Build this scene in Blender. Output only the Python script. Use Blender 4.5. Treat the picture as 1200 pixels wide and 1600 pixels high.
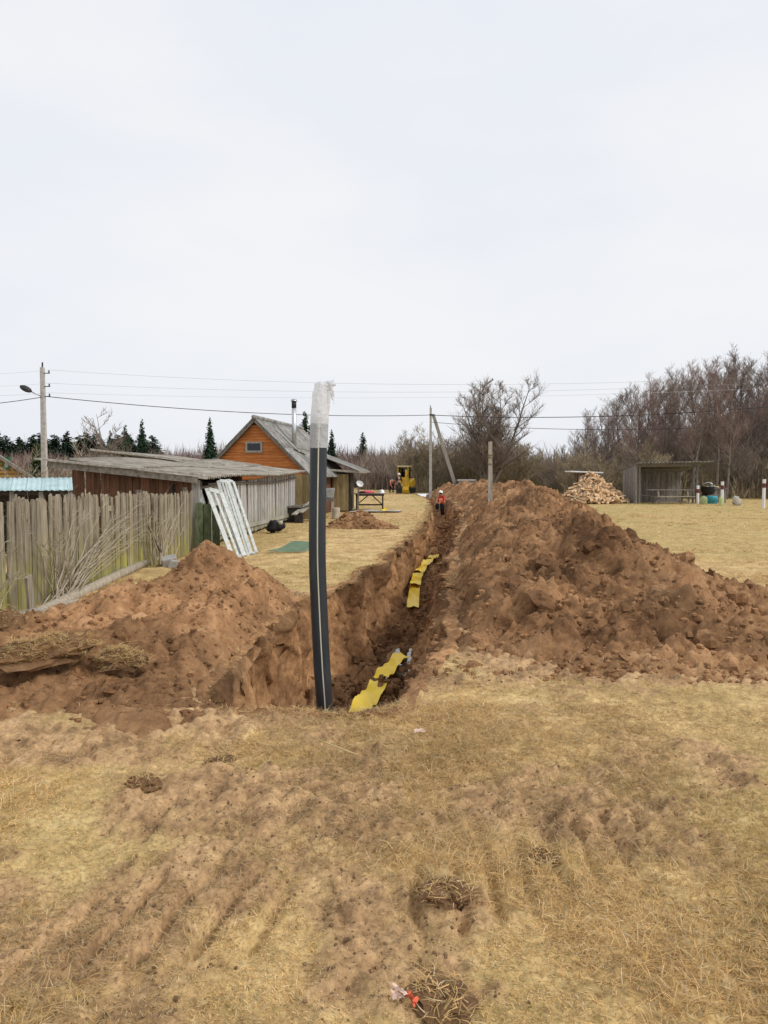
import bpy, math, random
import numpy as np
from mathutils import Vector, Matrix, Euler
random.seed(7)
RNG = np.random.default_rng(11)
SC = bpy.context.scene
for o in list(bpy.data.objects): bpy.data.objects.remove(o)
COL = SC.collection
R = math.radians

# ------------------------------------------------------------------ camera
FPX, HOR = 1150.0, 743.0
PITCH = math.atan((800 - HOR) / FPX)
CAMZ = 1.6
cam = bpy.data.cameras.new('camera')
camo = bpy.data.objects.new('camera', cam); COL.objects.link(camo)
cam.sensor_fit = 'HORIZONTAL'; cam.sensor_width = 36.0; cam.lens = 36.0 * FPX / 1200.0
cam.clip_start = 0.05; cam.clip_end = 3000
camo.location = (0, 0, CAMZ); camo.rotation_euler = (R(90) - PITCH, 0, 0)
SC.camera = camo
# ------------------------------------------------------------------ overcast sky
SUN_EL, SUN_AZ = R(42), R(112)
W = bpy.data.worlds.new('World'); SC.world = W; W.use_nodes = True
nt = W.node_tree; nt.nodes.clear()
wo = nt.nodes.new('ShaderNodeOutputWorld'); bg = nt.nodes.new('ShaderNodeBackground')
sky = nt.nodes.new('ShaderNodeTexSky'); sky.sky_type = 'NISHITA'; sky.sun_disc = False
sky.sun_elevation = SUN_EL; sky.sun_rotation = SUN_AZ; sky.dust_density = 4.0
skm = nt.nodes.new('ShaderNodeVectorMath'); skm.operation = 'SCALE'; skm.inputs['Scale'].default_value = 0.09
nt.links.new(sky.outputs[0], skm.inputs[0])
tc = nt.nodes.new('ShaderNodeTexCoord'); mp = nt.nodes.new('ShaderNodeMapping')
mp.inputs['Scale'].default_value = (1.0, 1.0, 2.6)
nz = nt.nodes.new('ShaderNodeTexNoise'); nz.inputs['Scale'].default_value = 1.6; nz.inputs['Detail'].default_value = 5
nt.links.new(tc.outputs['Generated'], mp.inputs[0]); nt.links.new(mp.outputs[0], nz.inputs['Vector'])
cr = nt.nodes.new('ShaderNodeValToRGB')
cr.color_ramp.elements[0].position = 0.36; cr.color_ramp.elements[0].color = (0.640, 0.672, 0.730, 1)
cr.color_ramp.elements[1].position = 0.66; cr.color_ramp.elements[1].color = (0.725, 0.733, 0.752, 1)
nt.links.new(nz.outputs['Fac'], cr.inputs[0])
mx = nt.nodes.new('ShaderNodeMix'); mx.data_type = 'RGBA'; mx.inputs['Factor'].default_value = 0.94   # cloud cover
nt.links.new(skm.outputs[0], mx.inputs[6]); nt.links.new(cr.outputs[0], mx.inputs[7])
nt.links.new(mx.outputs[2], bg.inputs[0]); bg.inputs[1].default_value = 1.0
nt.links.new(bg.outputs[0], wo.inputs[0])
sl = bpy.data.lights.new('sun', 'SUN'); sl.energy = 1.5; sl.angle = R(14); sl.color = (1.0, 0.965, 0.91)
so = bpy.data.objects.new('sun', sl); COL.objects.link(so); so.location = (20, -10, 40)
sd = Vector((math.sin(SUN_AZ) * math.cos(SUN_EL), math.cos(SUN_AZ) * math.cos(SUN_EL), math.sin(SUN_EL)))
so.rotation_euler = sd.to_track_quat('Z', 'Y').to_euler()
SC.view_settings.view_transform = 'Standard'; SC.view_settings.look = 'None'
SC.view_settings.gamma = 1; SC.view_settings.exposure = 0.36; SC.view_settings.use_curve_mapping = False

# ------------------------------------------------------------------ pixel helpers (photo is 1200 x 1600)
def ray(px, py):
    a = (px - 600) / FPX; b = -(py - 800) / FPX
    c, s = math.cos(PITCH), math.sin(PITCH)
    return (a, c + b * s, -s + b * c)
def G(px, py, z=0.0):
    d = ray(px, py); t = (z - CAMZ) / d[2]
    return (d[0] * t, d[1] * t, z)
def At(px, py, Y):
    d = ray(px, py); t = Y / d[1]
    return (d[0] * t, Y, CAMZ + d[2] * t)

# ------------------------------------------------------------------ numpy noise
def _h(ix, iy, iz, seed):
    n = (ix.astype(np.int64) * 374761393 + iy.astype(np.int64) * 668265263 + iz.astype(np.int64) * 2147483647 + seed * 1274126177) & 0xffffffff
    n = ((n ^ (n >> 13)) * 1274126177) & 0xffffffff
    n = ((n ^ (n >> 16)) * 2246822519) & 0xffffffff
    return ((n ^ (n >> 15)) & 0xffffff) / float(0xffffff)
def n3(x, y, z, seed=0):
    ix, iy, iz = np.floor(x), np.floor(y), np.floor(z)
    fx, fy, fz = x - ix, y - iy, z - iz
    u, v, w = [t * t * t * (t * (t * 6 - 15) + 10) for t in (fx, fy, fz)]
    def c(a, b, d): return _h(ix + a, iy + b, iz + d, seed)
    x00 = c(0,0,0) * (1-u) + c(1,0,0) * u; x10 = c(0,1,0) * (1-u) + c(1,1,0) * u
    x01 = c(0,0,1) * (1-u) + c(1,0,1) * u; x11 = c(0,1,1) * (1-u) + c(1,1,1) * u
    return ((x00 * (1-v) + x10 * v) * (1-w) + (x01 * (1-v) + x11 * v) * w) * 2 - 1
def n2(x, y, seed=0):
    ix, iy = np.floor(x), np.floor(y); fx, fy = x - ix, y - iy
    u, v = [t * t * t * (t * (t * 6 - 15) + 10) for t in (fx, fy)]
    z = np.zeros_like(ix)
    def c(a, b): return _h(ix + a, iy + b, z, seed)
    return ((c(0,0) * (1-u) + c(1,0) * u) * (1-v) + (c(0,1) * (1-u) + c(1,1) * u) * v) * 2 - 1
def fbm2(x, y, f, oc=4, seed=0, gain=.5):
    s = np.zeros_like(x); a = 1.0
    for i in range(oc):
        s += a * n2(x * f + 17.3 * i, y * f - 9.1 * i, seed + i); a *= gain; f *= 2.03
    return s
def fbm3(x, y, z, f, oc=3, seed=0, gain=.5):
    s = np.zeros_like(x); a = 1.0
    for i in range(oc):
        s += a * n3(x * f + 7.7 * i, y * f + 3.1 * i, z * f - 5.3 * i, seed + i); a *= gain; f *= 2.03
    return s
def sstep(a, b, x):
    t = np.clip((x - a) / (b - a), 0, 1); return t * t * (3 - 2 * t)

# ------------------------------------------------------------------ materials
MATS = {}
def mat(name, stops, scale=6, detail=6, rough=.9, bump=.3, bscale=None, stretch=(1,1,1), rnd=.25, moss=None, metallic=0.0, spec=.25, bdist=.01, attr=None, alpha=None, transl=None):
    m = bpy.data.materials.new(name); m.use_nodes = True; MATS[name] = m
    t = m.node_tree; N = t.nodes; L = t.links
    b = N['Principled BSDF']; b.inputs['Roughness'].default_value = rough; b.inputs['Metallic'].default_value = metallic
    b.inputs['Specular IOR Level'].default_value = spec
    c = N.new('ShaderNodeTexCoord'); oi = N.new('ShaderNodeObjectInfo')
    mul = N.new('ShaderNodeMath'); mul.operation = 'MULTIPLY'; mul.inputs[1].default_value = 53.0
    L.new(oi.outputs['Random'], mul.inputs[0])
    add = N.new('ShaderNodeVectorMath'); add.operation = 'ADD'
    L.new(c.outputs['Object'], add.inputs[0]); L.new(mul.outputs[0], add.inputs[1])
    mpg = N.new('ShaderNodeMapping'); mpg.inputs['Scale'].default_value = stretch
    L.new(add.outputs[0], mpg.inputs[0])
    no = N.new('ShaderNodeTexNoise'); no.inputs['Scale'].default_value = scale; no.inputs['Detail'].default_value = detail; no.inputs['Roughness'].default_value = .62
    L.new(mpg.outputs[0], no.inputs['Vector'])
    rp = N.new('ShaderNodeValToRGB'); e = rp.color_ramp.elements
    while len(e) < len(stops): e.new(.5)
    for i, (p, col) in enumerate(stops):
        e[i].position = p; e[i].color = (*col, 1)
    L.new(no.outputs['Fac'], rp.inputs[0])
    out = rp.outputs[0]
    if attr:
        at = N.new('ShaderNodeAttribute'); at.attribute_name = attr
        mm = N.new('ShaderNodeMix'); mm.data_type = 'RGBA'; mm.blend_type = 'MULTIPLY'; mm.inputs[0].default_value = 1
        L.new(out, mm.inputs[6]); L.new(at.outputs['Color'], mm.inputs[7]); out = mm.outputs[2]
    if moss:
        mc, z0, z1 = moss
        sp = N.new('ShaderNodeSeparateXYZ'); L.new(c.outputs['Object'], sp.inputs[0])
        mr = N.new('ShaderNodeMapRange'); mr.inputs[1].default_value = z1; mr.inputs[2].default_value = z0
        L.new(sp.outputs[2], mr.inputs[0])
        n_2 = N.new('ShaderNodeTexNoise'); n_2.inputs['Scale'].default_value = 2.2; n_2.inputs['Detail'].default_value = 5
        L.new(add.outputs[0], n_2.inputs['Vector'])
        r2 = N.new('ShaderNodeValToRGB'); r2.color_ramp.elements[0].position = .38; r2.color_ramp.elements[1].position = .62
        L.new(n_2.outputs['Fac'], r2.inputs[0])
        mu = N.new('ShaderNodeMath'); mu.operation = 'MULTIPLY'; L.new(mr.outputs[0], mu.inputs[0]); L.new(r2.outputs[0], mu.inputs[1])
        mm = N.new('ShaderNodeMix'); mm.data_type = 'RGBA'; L.new(mu.outputs[0], mm.inputs[0]); L.new(out, mm.inputs[6]); mm.inputs[7].default_value = (*mc, 1)
        out = mm.outputs[2]
    if rnd:
        hs = N.new('ShaderNodeHueSaturation')
        mr = N.new('ShaderNodeMapRange'); mr.inputs[3].default_value = 1 - rnd; mr.inputs[4].default_value = 1 + rnd
        L.new(oi.outputs['Random'], mr.inputs[0]); L.new(mr.outputs[0], hs.inputs['Value']); L.new(out, hs.inputs['Color']); out = hs.outputs[0]
    L.new(out, b.inputs['Base Color'])
    if bump:
        nb = N.new('ShaderNodeTexNoise'); nb.inputs['Scale'].default_value = bscale or scale * 3; nb.inputs['Detail'].default_value = 5
        L.new(mpg.outputs[0], nb.inputs['Vector'])
        bp = N.new('ShaderNodeBump'); bp.inputs['Strength'].default_value = bump; bp.inputs['Distance'].default_value = bdist
        L.new(nb.outputs['Fac'], bp.inputs['Height']); L.new(bp.outputs[0], b.inputs['Normal'])
    if transl:
        tr = N.new('ShaderNodeBsdfTranslucent'); L.new(out, tr.inputs[0]); ms = N.new('ShaderNodeMixShader'); ms.inputs[0].default_value = transl
        L.new(b.outputs[0], ms.inputs[1]); L.new(tr.outputs[0], ms.inputs[2]); L.new(ms.outputs[0], N['Material Output'].inputs[0])
    if alpha is not None: b.inputs['Alpha'].default_value = alpha
    return m

mat('old_wood', [(.3, (.085,.07,.055)), (.52, (.20,.175,.145)), (.72, (.36,.33,.29))], scale=5, stretch=(9,9,.8), bump=.5)
mat('fence_wood', [(.28, (.13,.105,.072)), (.5, (.29,.245,.175)), (.75, (.48,.43,.33))], scale=4.5, stretch=(9,9,.7), bump=.55, moss=((.34,.325,.06), .1, 1.0), rnd=.28)
mat('shed_wood', [(.28, (.19,.17,.155)), (.5, (.40,.385,.36)), (.75, (.60,.59,.565))], scale=5, stretch=(9,9,.7), bump=.5, moss=((.26,.245,.10), .0, .75), rnd=.2)
mat('brown_wood', [(.3, (.07,.035,.022)), (.55, (.17,.085,.05)), (.75, (.26,.16,.10))], scale=4, stretch=(8,8,.7), bump=.4)
mat('olive_wood', [(.3, (.15,.11,.05)), (.55, (.28,.215,.105)), (.75, (.38,.31,.18))], scale=4, stretch=(8,8,.6), bump=.4)
mat('grey_plank', [(.3, (.16,.14,.11)), (.5, (.33,.30,.25)), (.75, (.52,.49,.43))], scale=4, stretch=(3,3,3), bump=.4)
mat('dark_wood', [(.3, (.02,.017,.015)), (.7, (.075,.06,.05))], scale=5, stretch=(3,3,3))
mat('shelter_wood', [(.3, (.09,.08,.07)), (.5, (.21,.19,.168)), (.75, (.36,.335,.30))], scale=5, stretch=(7,7,.7), bump=.4)
mat('orange_siding', [(.3, (.40,.13,.035)), (.55, (.56,.20,.055)), (.75, (.66,.28,.09))], scale=3, stretch=(.8,4,6), bump=.2, rnd=.12)
mat('yellow_log', [(.3, (.33,.20,.07)), (.55, (.50,.32,.12)), (.75, (.60,.42,.19))], scale=3, stretch=(.8,4,6), bump=.2, rnd=.15)
mat('white_paint', [(.3, (.42,.44,.39)), (.5, (.57,.59,.56)), (.72, (.70,.72,.70))], scale=6, stretch=(2,2,2), rnd=.08, bump=.25)
mat('green_board', [(.3, (.045,.06,.03)), (.6, (.11,.135,.07)), (.8, (.19,.20,.12))], scale=4, stretch=(5,5,1))
mat('green_paint', [(.3, (.03,.11,.055)), (.7, (.06,.20,.10))], scale=5)
mat('white_wall', [(.3, (.55,.56,.56)), (.7, (.78,.78,.78))], scale=3)
mat('slate', [(.3, (.12,.115,.105)), (.5, (.24,.23,.215)), (.72, (.40,.385,.36))], scale=3.5, detail=9, bump=.4, rnd=.18)
mat('slate_moss', [(.3, (.15,.13,.105)), (.5, (.30,.27,.225)), (.72, (.45,.42,.36))], scale=3, detail=9, bump=.4, rnd=.15)
mat('blue_metal', [(.3, (.33,.47,.48)), (.6, (.46,.60,.61)), (.8, (.58,.69,.69))], scale=2.5, rough=.5, bump=.1, rnd=.06)
mat('dark_void', [(.3, (.012,.014,.014)), (.7, (.03,.035,.035))], scale=3)
mat('glass_dark', [(.3, (.008,.009,.01)), (.7, (.02,.022,.025))], scale=2, rough=.08, bump=0, spec=.5)
mat('curtain_pane', [(.3, (.42,.46,.45)), (.7, (.60,.62,.60))], scale=3, rough=.3)
mat('steel', [(.3, (.40,.41,.42)), (.7, (.62,.63,.64))], scale=4, rough=.38, metallic=.85, bump=.05)
mat('black_metal', [(.3, (.012,.012,.013)), (.7, (.04,.04,.042))], scale=8, rough=.55)
mat('concrete', [(.3, (.28,.265,.245)), (.6, (.42,.405,.38)), (.8, (.52,.50,.47))], scale=6, detail=8, bump=.3, rnd=.1)
mat('pole_concrete', [(.3, (.30,.285,.26)), (.6, (.44,.425,.395)), (.8, (.54,.525,.49))], scale=5, detail=8, bump=.25, rnd=.08)
mat('weathered_post', [(.3, (.20,.165,.12)), (.55, (.38,.33,.255)), (.75, (.52,.46,.37))], scale=4, stretch=(8,8,.6), bump=.6)
mat('pipe', [(.2, (.014,.019,.024)), (.55, (.024,.031,.039)), (.85, (.055,.064,.074))], scale=5, stretch=(3,3,.7), rough=.42, bump=.06, rnd=0, spec=.45, moss=((.12,.08,.05), .0, 1.6))
mat('pipe_stripe', [(.3, (.48,.44,.34)), (.7, (.62,.58,.47))], scale=8, rough=.5, bump=0, rnd=0)
mat('plastic_film', [(.3, (.88,.90,.92)), (.7, (.97,.975,.98))], scale=9, rough=.22, bump=.9, bscale=26, rnd=0, alpha=.78, transl=.45, spec=.5, bdist=.02)
mat('tape_yellow', [(.30, (.86,.58,.04)), (.8, (.96,.72,.07))], scale=5, rough=.45, bump=.25, bscale=9, rnd=.05, bdist=.02)
mat('machine_yellow', [(.25, (.50,.30,.03)), (.6, (.68,.42,.03)), (.85, (.74,.50,.07))], scale=4, rough=.4, bump=.05, rnd=0)
mat('pale_yellow', [(.3, (.62,.55,.28)), (.7, (.74,.66,.36))], scale=4, rough=.45, bump=.05)
mat('rubber', [(.3, (.014,.013,.012)), (.7, (.05,.045,.04))], scale=12, bump=.3)
mat('vest_orange', [(.3, (.88,.20,.06)), (.7, (.95,.28,.10))], scale=10, bump=.2, rnd=0)
mat('vest_pink', [(.3, (.70,.22,.17)), (.7, (.82,.32,.26))], scale=10, bump=.2, rnd=0)
mat('reflective', [(.3, (.72,.70,.55)), (.7, (.85,.84,.70))], scale=10, bump=0, rnd=0)
mat('red_cloth', [(.3, (.42,.02,.03)), (.7, (.60,.045,.05))], scale=10, bump=.2, rnd=0)
mat('dark_cloth', [(.3, (.015,.018,.026)), (.7, (.045,.05,.065))], scale=10, bump=.3, rnd=0)
mat('black_cloth', [(.3, (.01,.01,.011)), (.7, (.03,.03,.032))], scale=7, bump=.3, rnd=0)
mat('skin', [(.3, (.48,.27,.19)), (.7, (.58,.35,.26))], scale=10, rough=.6, bump=.05, rnd=0)
mat('hair', [(.3, (.03,.02,.013)), (.7, (.08,.05,.03))], scale=20, rnd=0)
mat('eye', [(.3, (.02,.02,.02)), (.7, (.04,.04,.04))], scale=5, bump=0)
mat('helmet_white', [(.3, (.80,.80,.79)), (.7, (.86,.86,.85))], scale=4, rough=.35, bump=0, rnd=0)
mat('pink_cloth', [(.3, (.62,.07,.13)), (.7, (.78,.15,.22))], scale=8, bump=.3, rnd=0)
mat('red_orange', [(.3, (.70,.12,.06)), (.7, (.82,.20,.11))], scale=8, rnd=0)
mat('pale_pink', [(.3, (.70,.48,.38)), (.7, (.82,.62,.52))], scale=8, rnd=0)
mat('post_white', [(.3, (.66,.66,.67)), (.7, (.80,.80,.80))], scale=4, rough=.5, bump=.05, rnd=.04)
mat('post_maroon', [(.3, (.11,.025,.03)), (.7, (.17,.04,.05))], scale=4, rough=.5, bump=.05)
mat('teal_plastic', [(.3, (.03,.22,.27)), (.7, (.06,.33,.38))], scale=4, rough=.4, bump=.05)
mat('lime_plastic', [(.3, (.30,.36,.16)), (.7, (.42,.48,.24))], scale=4, rough=.5, bump=.1)
mat('net_green', [(.3, (.17,.27,.18)), (.7, (.30,.40,.29))], scale=6, rnd=0)
mat('tarp', [(.3, (.30,.28,.23)), (.7, (.47,.44,.37))], scale=3)
mat('log_wood', [(.3, (.50,.31,.155)), (.5, (.66,.46,.27)), (.75, (.78,.60,.40))], scale=6, stretch=(1,5,5), rnd=.16, bump=.3)
mat('log_bark', [(.3, (.06,.045,.035)), (.7, (.17,.13,.10))], scale=14, bump=.6)
mat('bark', [(.3, (.11,.09,.075)), (.55, (.21,.175,.145)), (.8, (.34,.295,.245))], scale=5, stretch=(3,3,.8), bump=.5, bdist=.03)
mat('bark_pale', [(.3, (.13,.10,.075)), (.55, (.24,.195,.15)), (.8, (.36,.31,.25))], scale=5, stretch=(3,3,.8), bump=.4)
mat('twig_brown', [(.3, (.165,.13,.104)), (.7, (.29,.23,.186))], scale=.6, bump=0, rnd=.22)  # this and the next two twig colours are lightened in place of haze
mat('twig_red', [(.3, (.205,.142,.120)), (.7, (.35,.25,.212))], scale=.6, bump=0, rnd=.22)
mat('twig_olive', [(.3, (.215,.17,.108)), (.7, (.37,.30,.19))], scale=.5, bump=0, rnd=.22)
mat('twig_pale', [(.3, (.25,.205,.145)), (.7, (.44,.38,.29))], scale=6, bump=0, rnd=.15)
mat('conifer', [(.3, (.012,.030,.016)), (.55, (.026,.055,.026)), (.8, (.05,.085,.04))], scale=1.2, bump=0, rnd=.2)
mat('conifer_light', [(.3, (.035,.058,.020)), (.55, (.07,.105,.035)), (.8, (.11,.14,.05))], scale=1.2, bump=0, rnd=.15)
mat('wire', [(.3, (.05,.05,.055)), (.7, (.09,.09,.095))], scale=2, bump=0)
mat('wire_thin', [(.3, (.36,.37,.39)), (.7, (.45,.46,.48))], scale=2, bump=0)
mat('straw', [(.3, (.46,.34,.15)), (.7, (.62,.49,.26))], scale=5, bump=0, rnd=0)
mat('grass_blade', [(.3, (.80,.80,.80)), (.7, (1.0,1.0,1.0))], scale=40, bump=0, rnd=0, attr='col', transl=.38, spec=.12)

def soil_material():
    m = bpy.data.materials.new('soil'); m.use_nodes = True; MATS['soil'] = m
    t = m.node_tree; N = t.nodes; L = t.links; b = N['Principled BSDF']
    b.inputs['Roughness'].default_value = .95; b.inputs['Specular IOR Level'].default_value = .15
    c = N.new('ShaderNodeTexCoord'); geo = N.new('ShaderNodeNewGeometry')
    def noise(s, d, r=.6):
        n = N.new('ShaderNodeTexNoise'); n.inputs['Scale'].default_value = s; n.inputs['Detail'].default_value = d; n.inputs['Roughness'].default_value = r
        L.new(geo.outputs['Position'], n.inputs['Vector']); return n
    a = noise(.9, 8, .68); f = noise(14, 6, .65)
    mu = N.new('ShaderNodeMath'); mu.operation = 'MULTIPLY_ADD'; mu.inputs[1].default_value = .35; L.new(f.outputs['Fac'], mu.inputs[0])
    sc = N.new('ShaderNodeMath'); sc.operation = 'MULTIPLY'; sc.inputs[1].default_value = .65; L.new(a.outputs['Fac'], sc.inputs[0]); L.new(sc.outputs[0], mu.inputs[2])
    rp = N.new('ShaderNodeValToRGB'); e = rp.color_ramp.elements; e.new(.5); e.new(.6)
    for i, (p, col) in enumerate([(.33, (.080,.039,.020)), (.43, (.200,.104,.049)), (.54, (.335,.183,.088)), (.68, (.52,.318,.172))]):
        e[i].position = p; e[i].color = (*col, 1)
    L.new(mu.outputs[0], rp.inputs[0])
    at = N.new('ShaderNodeAttribute'); at.attribute_name = 'col'
    mm = N.new('ShaderNodeMix'); mm.data_type = 'RGBA'; mm.blend_type = 'MULTIPLY'; mm.inputs[0].default_value = 1
    L.new(rp.outputs[0], mm.inputs[6]); L.new(at.outputs['Color'], mm.inputs[7]); L.new(mm.outputs[2], b.inputs['Base Color'])
    nb = noise(30, 6, .7); bp = N.new('ShaderNodeBump'); bp.inputs['Strength'].default_value = .8; bp.inputs['Distance'].default_value = .025
    L.new(nb.outputs['Fac'], bp.inputs['Height']); L.new(bp.outputs[0], b.inputs['Normal'])
soil_material()
def ground_material():
    m = bpy.data.materials.new('ground'); m.use_nodes = True; MATS['ground'] = m
    t = m.node_tree; N = t.nodes; L = t.links; b = N['Principled BSDF']
    b.inputs['Roughness'].default_value = .95; b.inputs['Specular IOR Level'].default_value = .12
    geo = N.new('ShaderNodeNewGeometry')
    def noise(s, d, r=.6, st=None):
        n = N.new('ShaderNodeTexNoise'); n.inputs['Scale'].default_value = s; n.inputs['Detail'].default_value = d; n.inputs['Roughness'].default_value = r
        L.new(geo.outputs['Position'], n.inputs['Vector']); return n
    def ramp(src, st):
        rp = N.new('ShaderNodeValToRGB'); e = rp.color_ramp.elements
        while len(e) < len(st): e.new(.5)
        for i, (p, col) in enumerate(st): e[i].position = p; e[i].color = (*col, 1)
        L.new(src, rp.inputs[0]); return rp.outputs[0]
    def mix(f, a, c):
        x = N.new('ShaderNodeMix'); x.data_type = 'RGBA'; L.new(f, x.inputs[0]); L.new(a, x.inputs[6]); L.new(c, x.inputs[7]); return x.outputs[2]
    grass = ramp(noise(2.2, 9, .72).outputs['Fac'], [(.3, (.28,.185,.082)), (.45, (.47,.322,.146)), (.57, (.62,.445,.210)), (.72, (.74,.565,.305))])
    green = ramp(noise(5, 6, .7).outputs['Fac'], [(.3, (.27,.215,.075)), (.7, (.50,.405,.15))])
    mud = ramp(noise(4.4, 10, .75).outputs['Fac'], [(.32, (.15,.090,.048)), (.45, (.355,.222,.115)), (.58, (.53,.345,.182)), (.72, (.66,.46,.27))])
    at = N.new('ShaderNodeAttribute'); at.attribute_name = 'mask'
    sp = N.new('ShaderNodeSeparateColor'); L.new(at.outputs['Color'], sp.inputs[0])
    c1 = mix(sp.outputs[1], grass, green); c2 = mix(sp.outputs[0], c1, mud)
    ov = ramp(noise(32, 8, .75).outputs['Fac'], [(.30, (.45,.42,.40)), (.48, (.92,.92,.92)), (.70, (1.32,1.31,1.28))])
    mlt = N.new('ShaderNodeMix'); mlt.data_type = 'RGBA'; mlt.blend_type = 'MULTIPLY'; mlt.inputs[0].default_value = 1; L.new(c2, mlt.inputs[6]); L.new(ov, mlt.inputs[7])
    L.new(mlt.outputs[2], b.inputs['Base Color'])
    nb = noise(38, 7, .75); bp = N.new('ShaderNodeBump'); bp.inputs['Strength'].default_value = .4; bp.inputs['Distance'].default_value = .02
    L.new(nb.outputs['Fac'], bp.inputs['Height']); L.new(bp.outputs[0], b.inputs['Normal'])
ground_material()
def water_material():
    m = bpy.data.materials.new('water'); m.use_nodes = True; MATS['water'] = m
    b = m.node_tree.nodes['Principled BSDF']; b.inputs['Base Color'].default_value = (.10,.075,.05,1); b.inputs['Roughness'].default_value = .04
    b.inputs['Specular IOR Level'].default_value = .8
    N = m.node_tree.nodes; n = N.new('ShaderNodeTexNoise'); n.inputs['Scale'].default_value = 9
    bp = N.new('ShaderNodeBump'); bp.inputs['Strength'].default_value = .05; m.node_tree.links.new(n.outputs['Fac'], bp.inputs['Height']); m.node_tree.links.new(bp.outputs[0], b.inputs['Normal'])
water_material()

# ------------------------------------------------------------------ object helpers
WL = {}
def tag(o, label=None, cat=None, group=None, kind=None):
    if label: o['label'] = label
    if cat: o['category'] = cat
    if group: o['group'] = group
    if kind: o['kind'] = kind
    return o
def thing(name, label, cat, loc=(0,0,0), group=None, rz=0):
    o = bpy.data.objects.new(name, None); COL.objects.link(o); o.empty_display_size = .2
    o.location = loc; o.rotation_euler = (0, 0, rz); WL[o] = Vector(loc)
    return tag(o, label, cat, group)
def linkmesh(name, me, parent=None, loc=(0,0,0), rot=(0,0,0), scale=(1,1,1), m=None):
    o = bpy.data.objects.new(name, me); COL.objects.link(o)
    o.location = Vector(loc) - (WL[parent] if parent is not None and parent in WL else Vector((0,0,0)))
    o.rotation_euler = rot; o.scale = scale
    if parent is not None: o.parent = parent
    WL[o] = Vector(loc)
    return o
def npmesh(name, V, F, m, smooth=True, col=None, cname='col'):
    """V (n,3); F (m,3|4) numpy"""
    me = bpy.data.meshes.new(name); V = np.ascontiguousarray(V, dtype=np.float32); F = np.ascontiguousarray(F, dtype=np.int32)
    k = F.shape[1]
    me.vertices.add(len(V)); me.vertices.foreach_set('co', V.ravel())
    me.loops.add(F.size); me.loops.foreach_set('vertex_index', F.ravel())
    me.polygons.add(len(F)); me.polygons.foreach_set('loop_start', np.arange(0, F.size, k, dtype=np.int32))
    me.polygons.foreach_set('use_smooth', np.full(len(F), smooth, dtype=bool))
    me.update(calc_edges=True)
    if col is not None:
        a = me.color_attributes.new(cname, 'FLOAT_COLOR', 'POINT')
        c4 = np.ones((len(V), 4), dtype=np.float32); c4[:, :3] = col; a.data.foreach_set('color', c4.ravel())
    me.materials.append(MATS[m]); return me
def grid_faces(nr, nc):
    i = np.arange(nr - 1)[:, None] * nc + np.arange(nc - 1)[None, :]
    return np.stack([i, i + 1, i + nc + 1, i + nc], -1).reshape(-1, 4)

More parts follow.
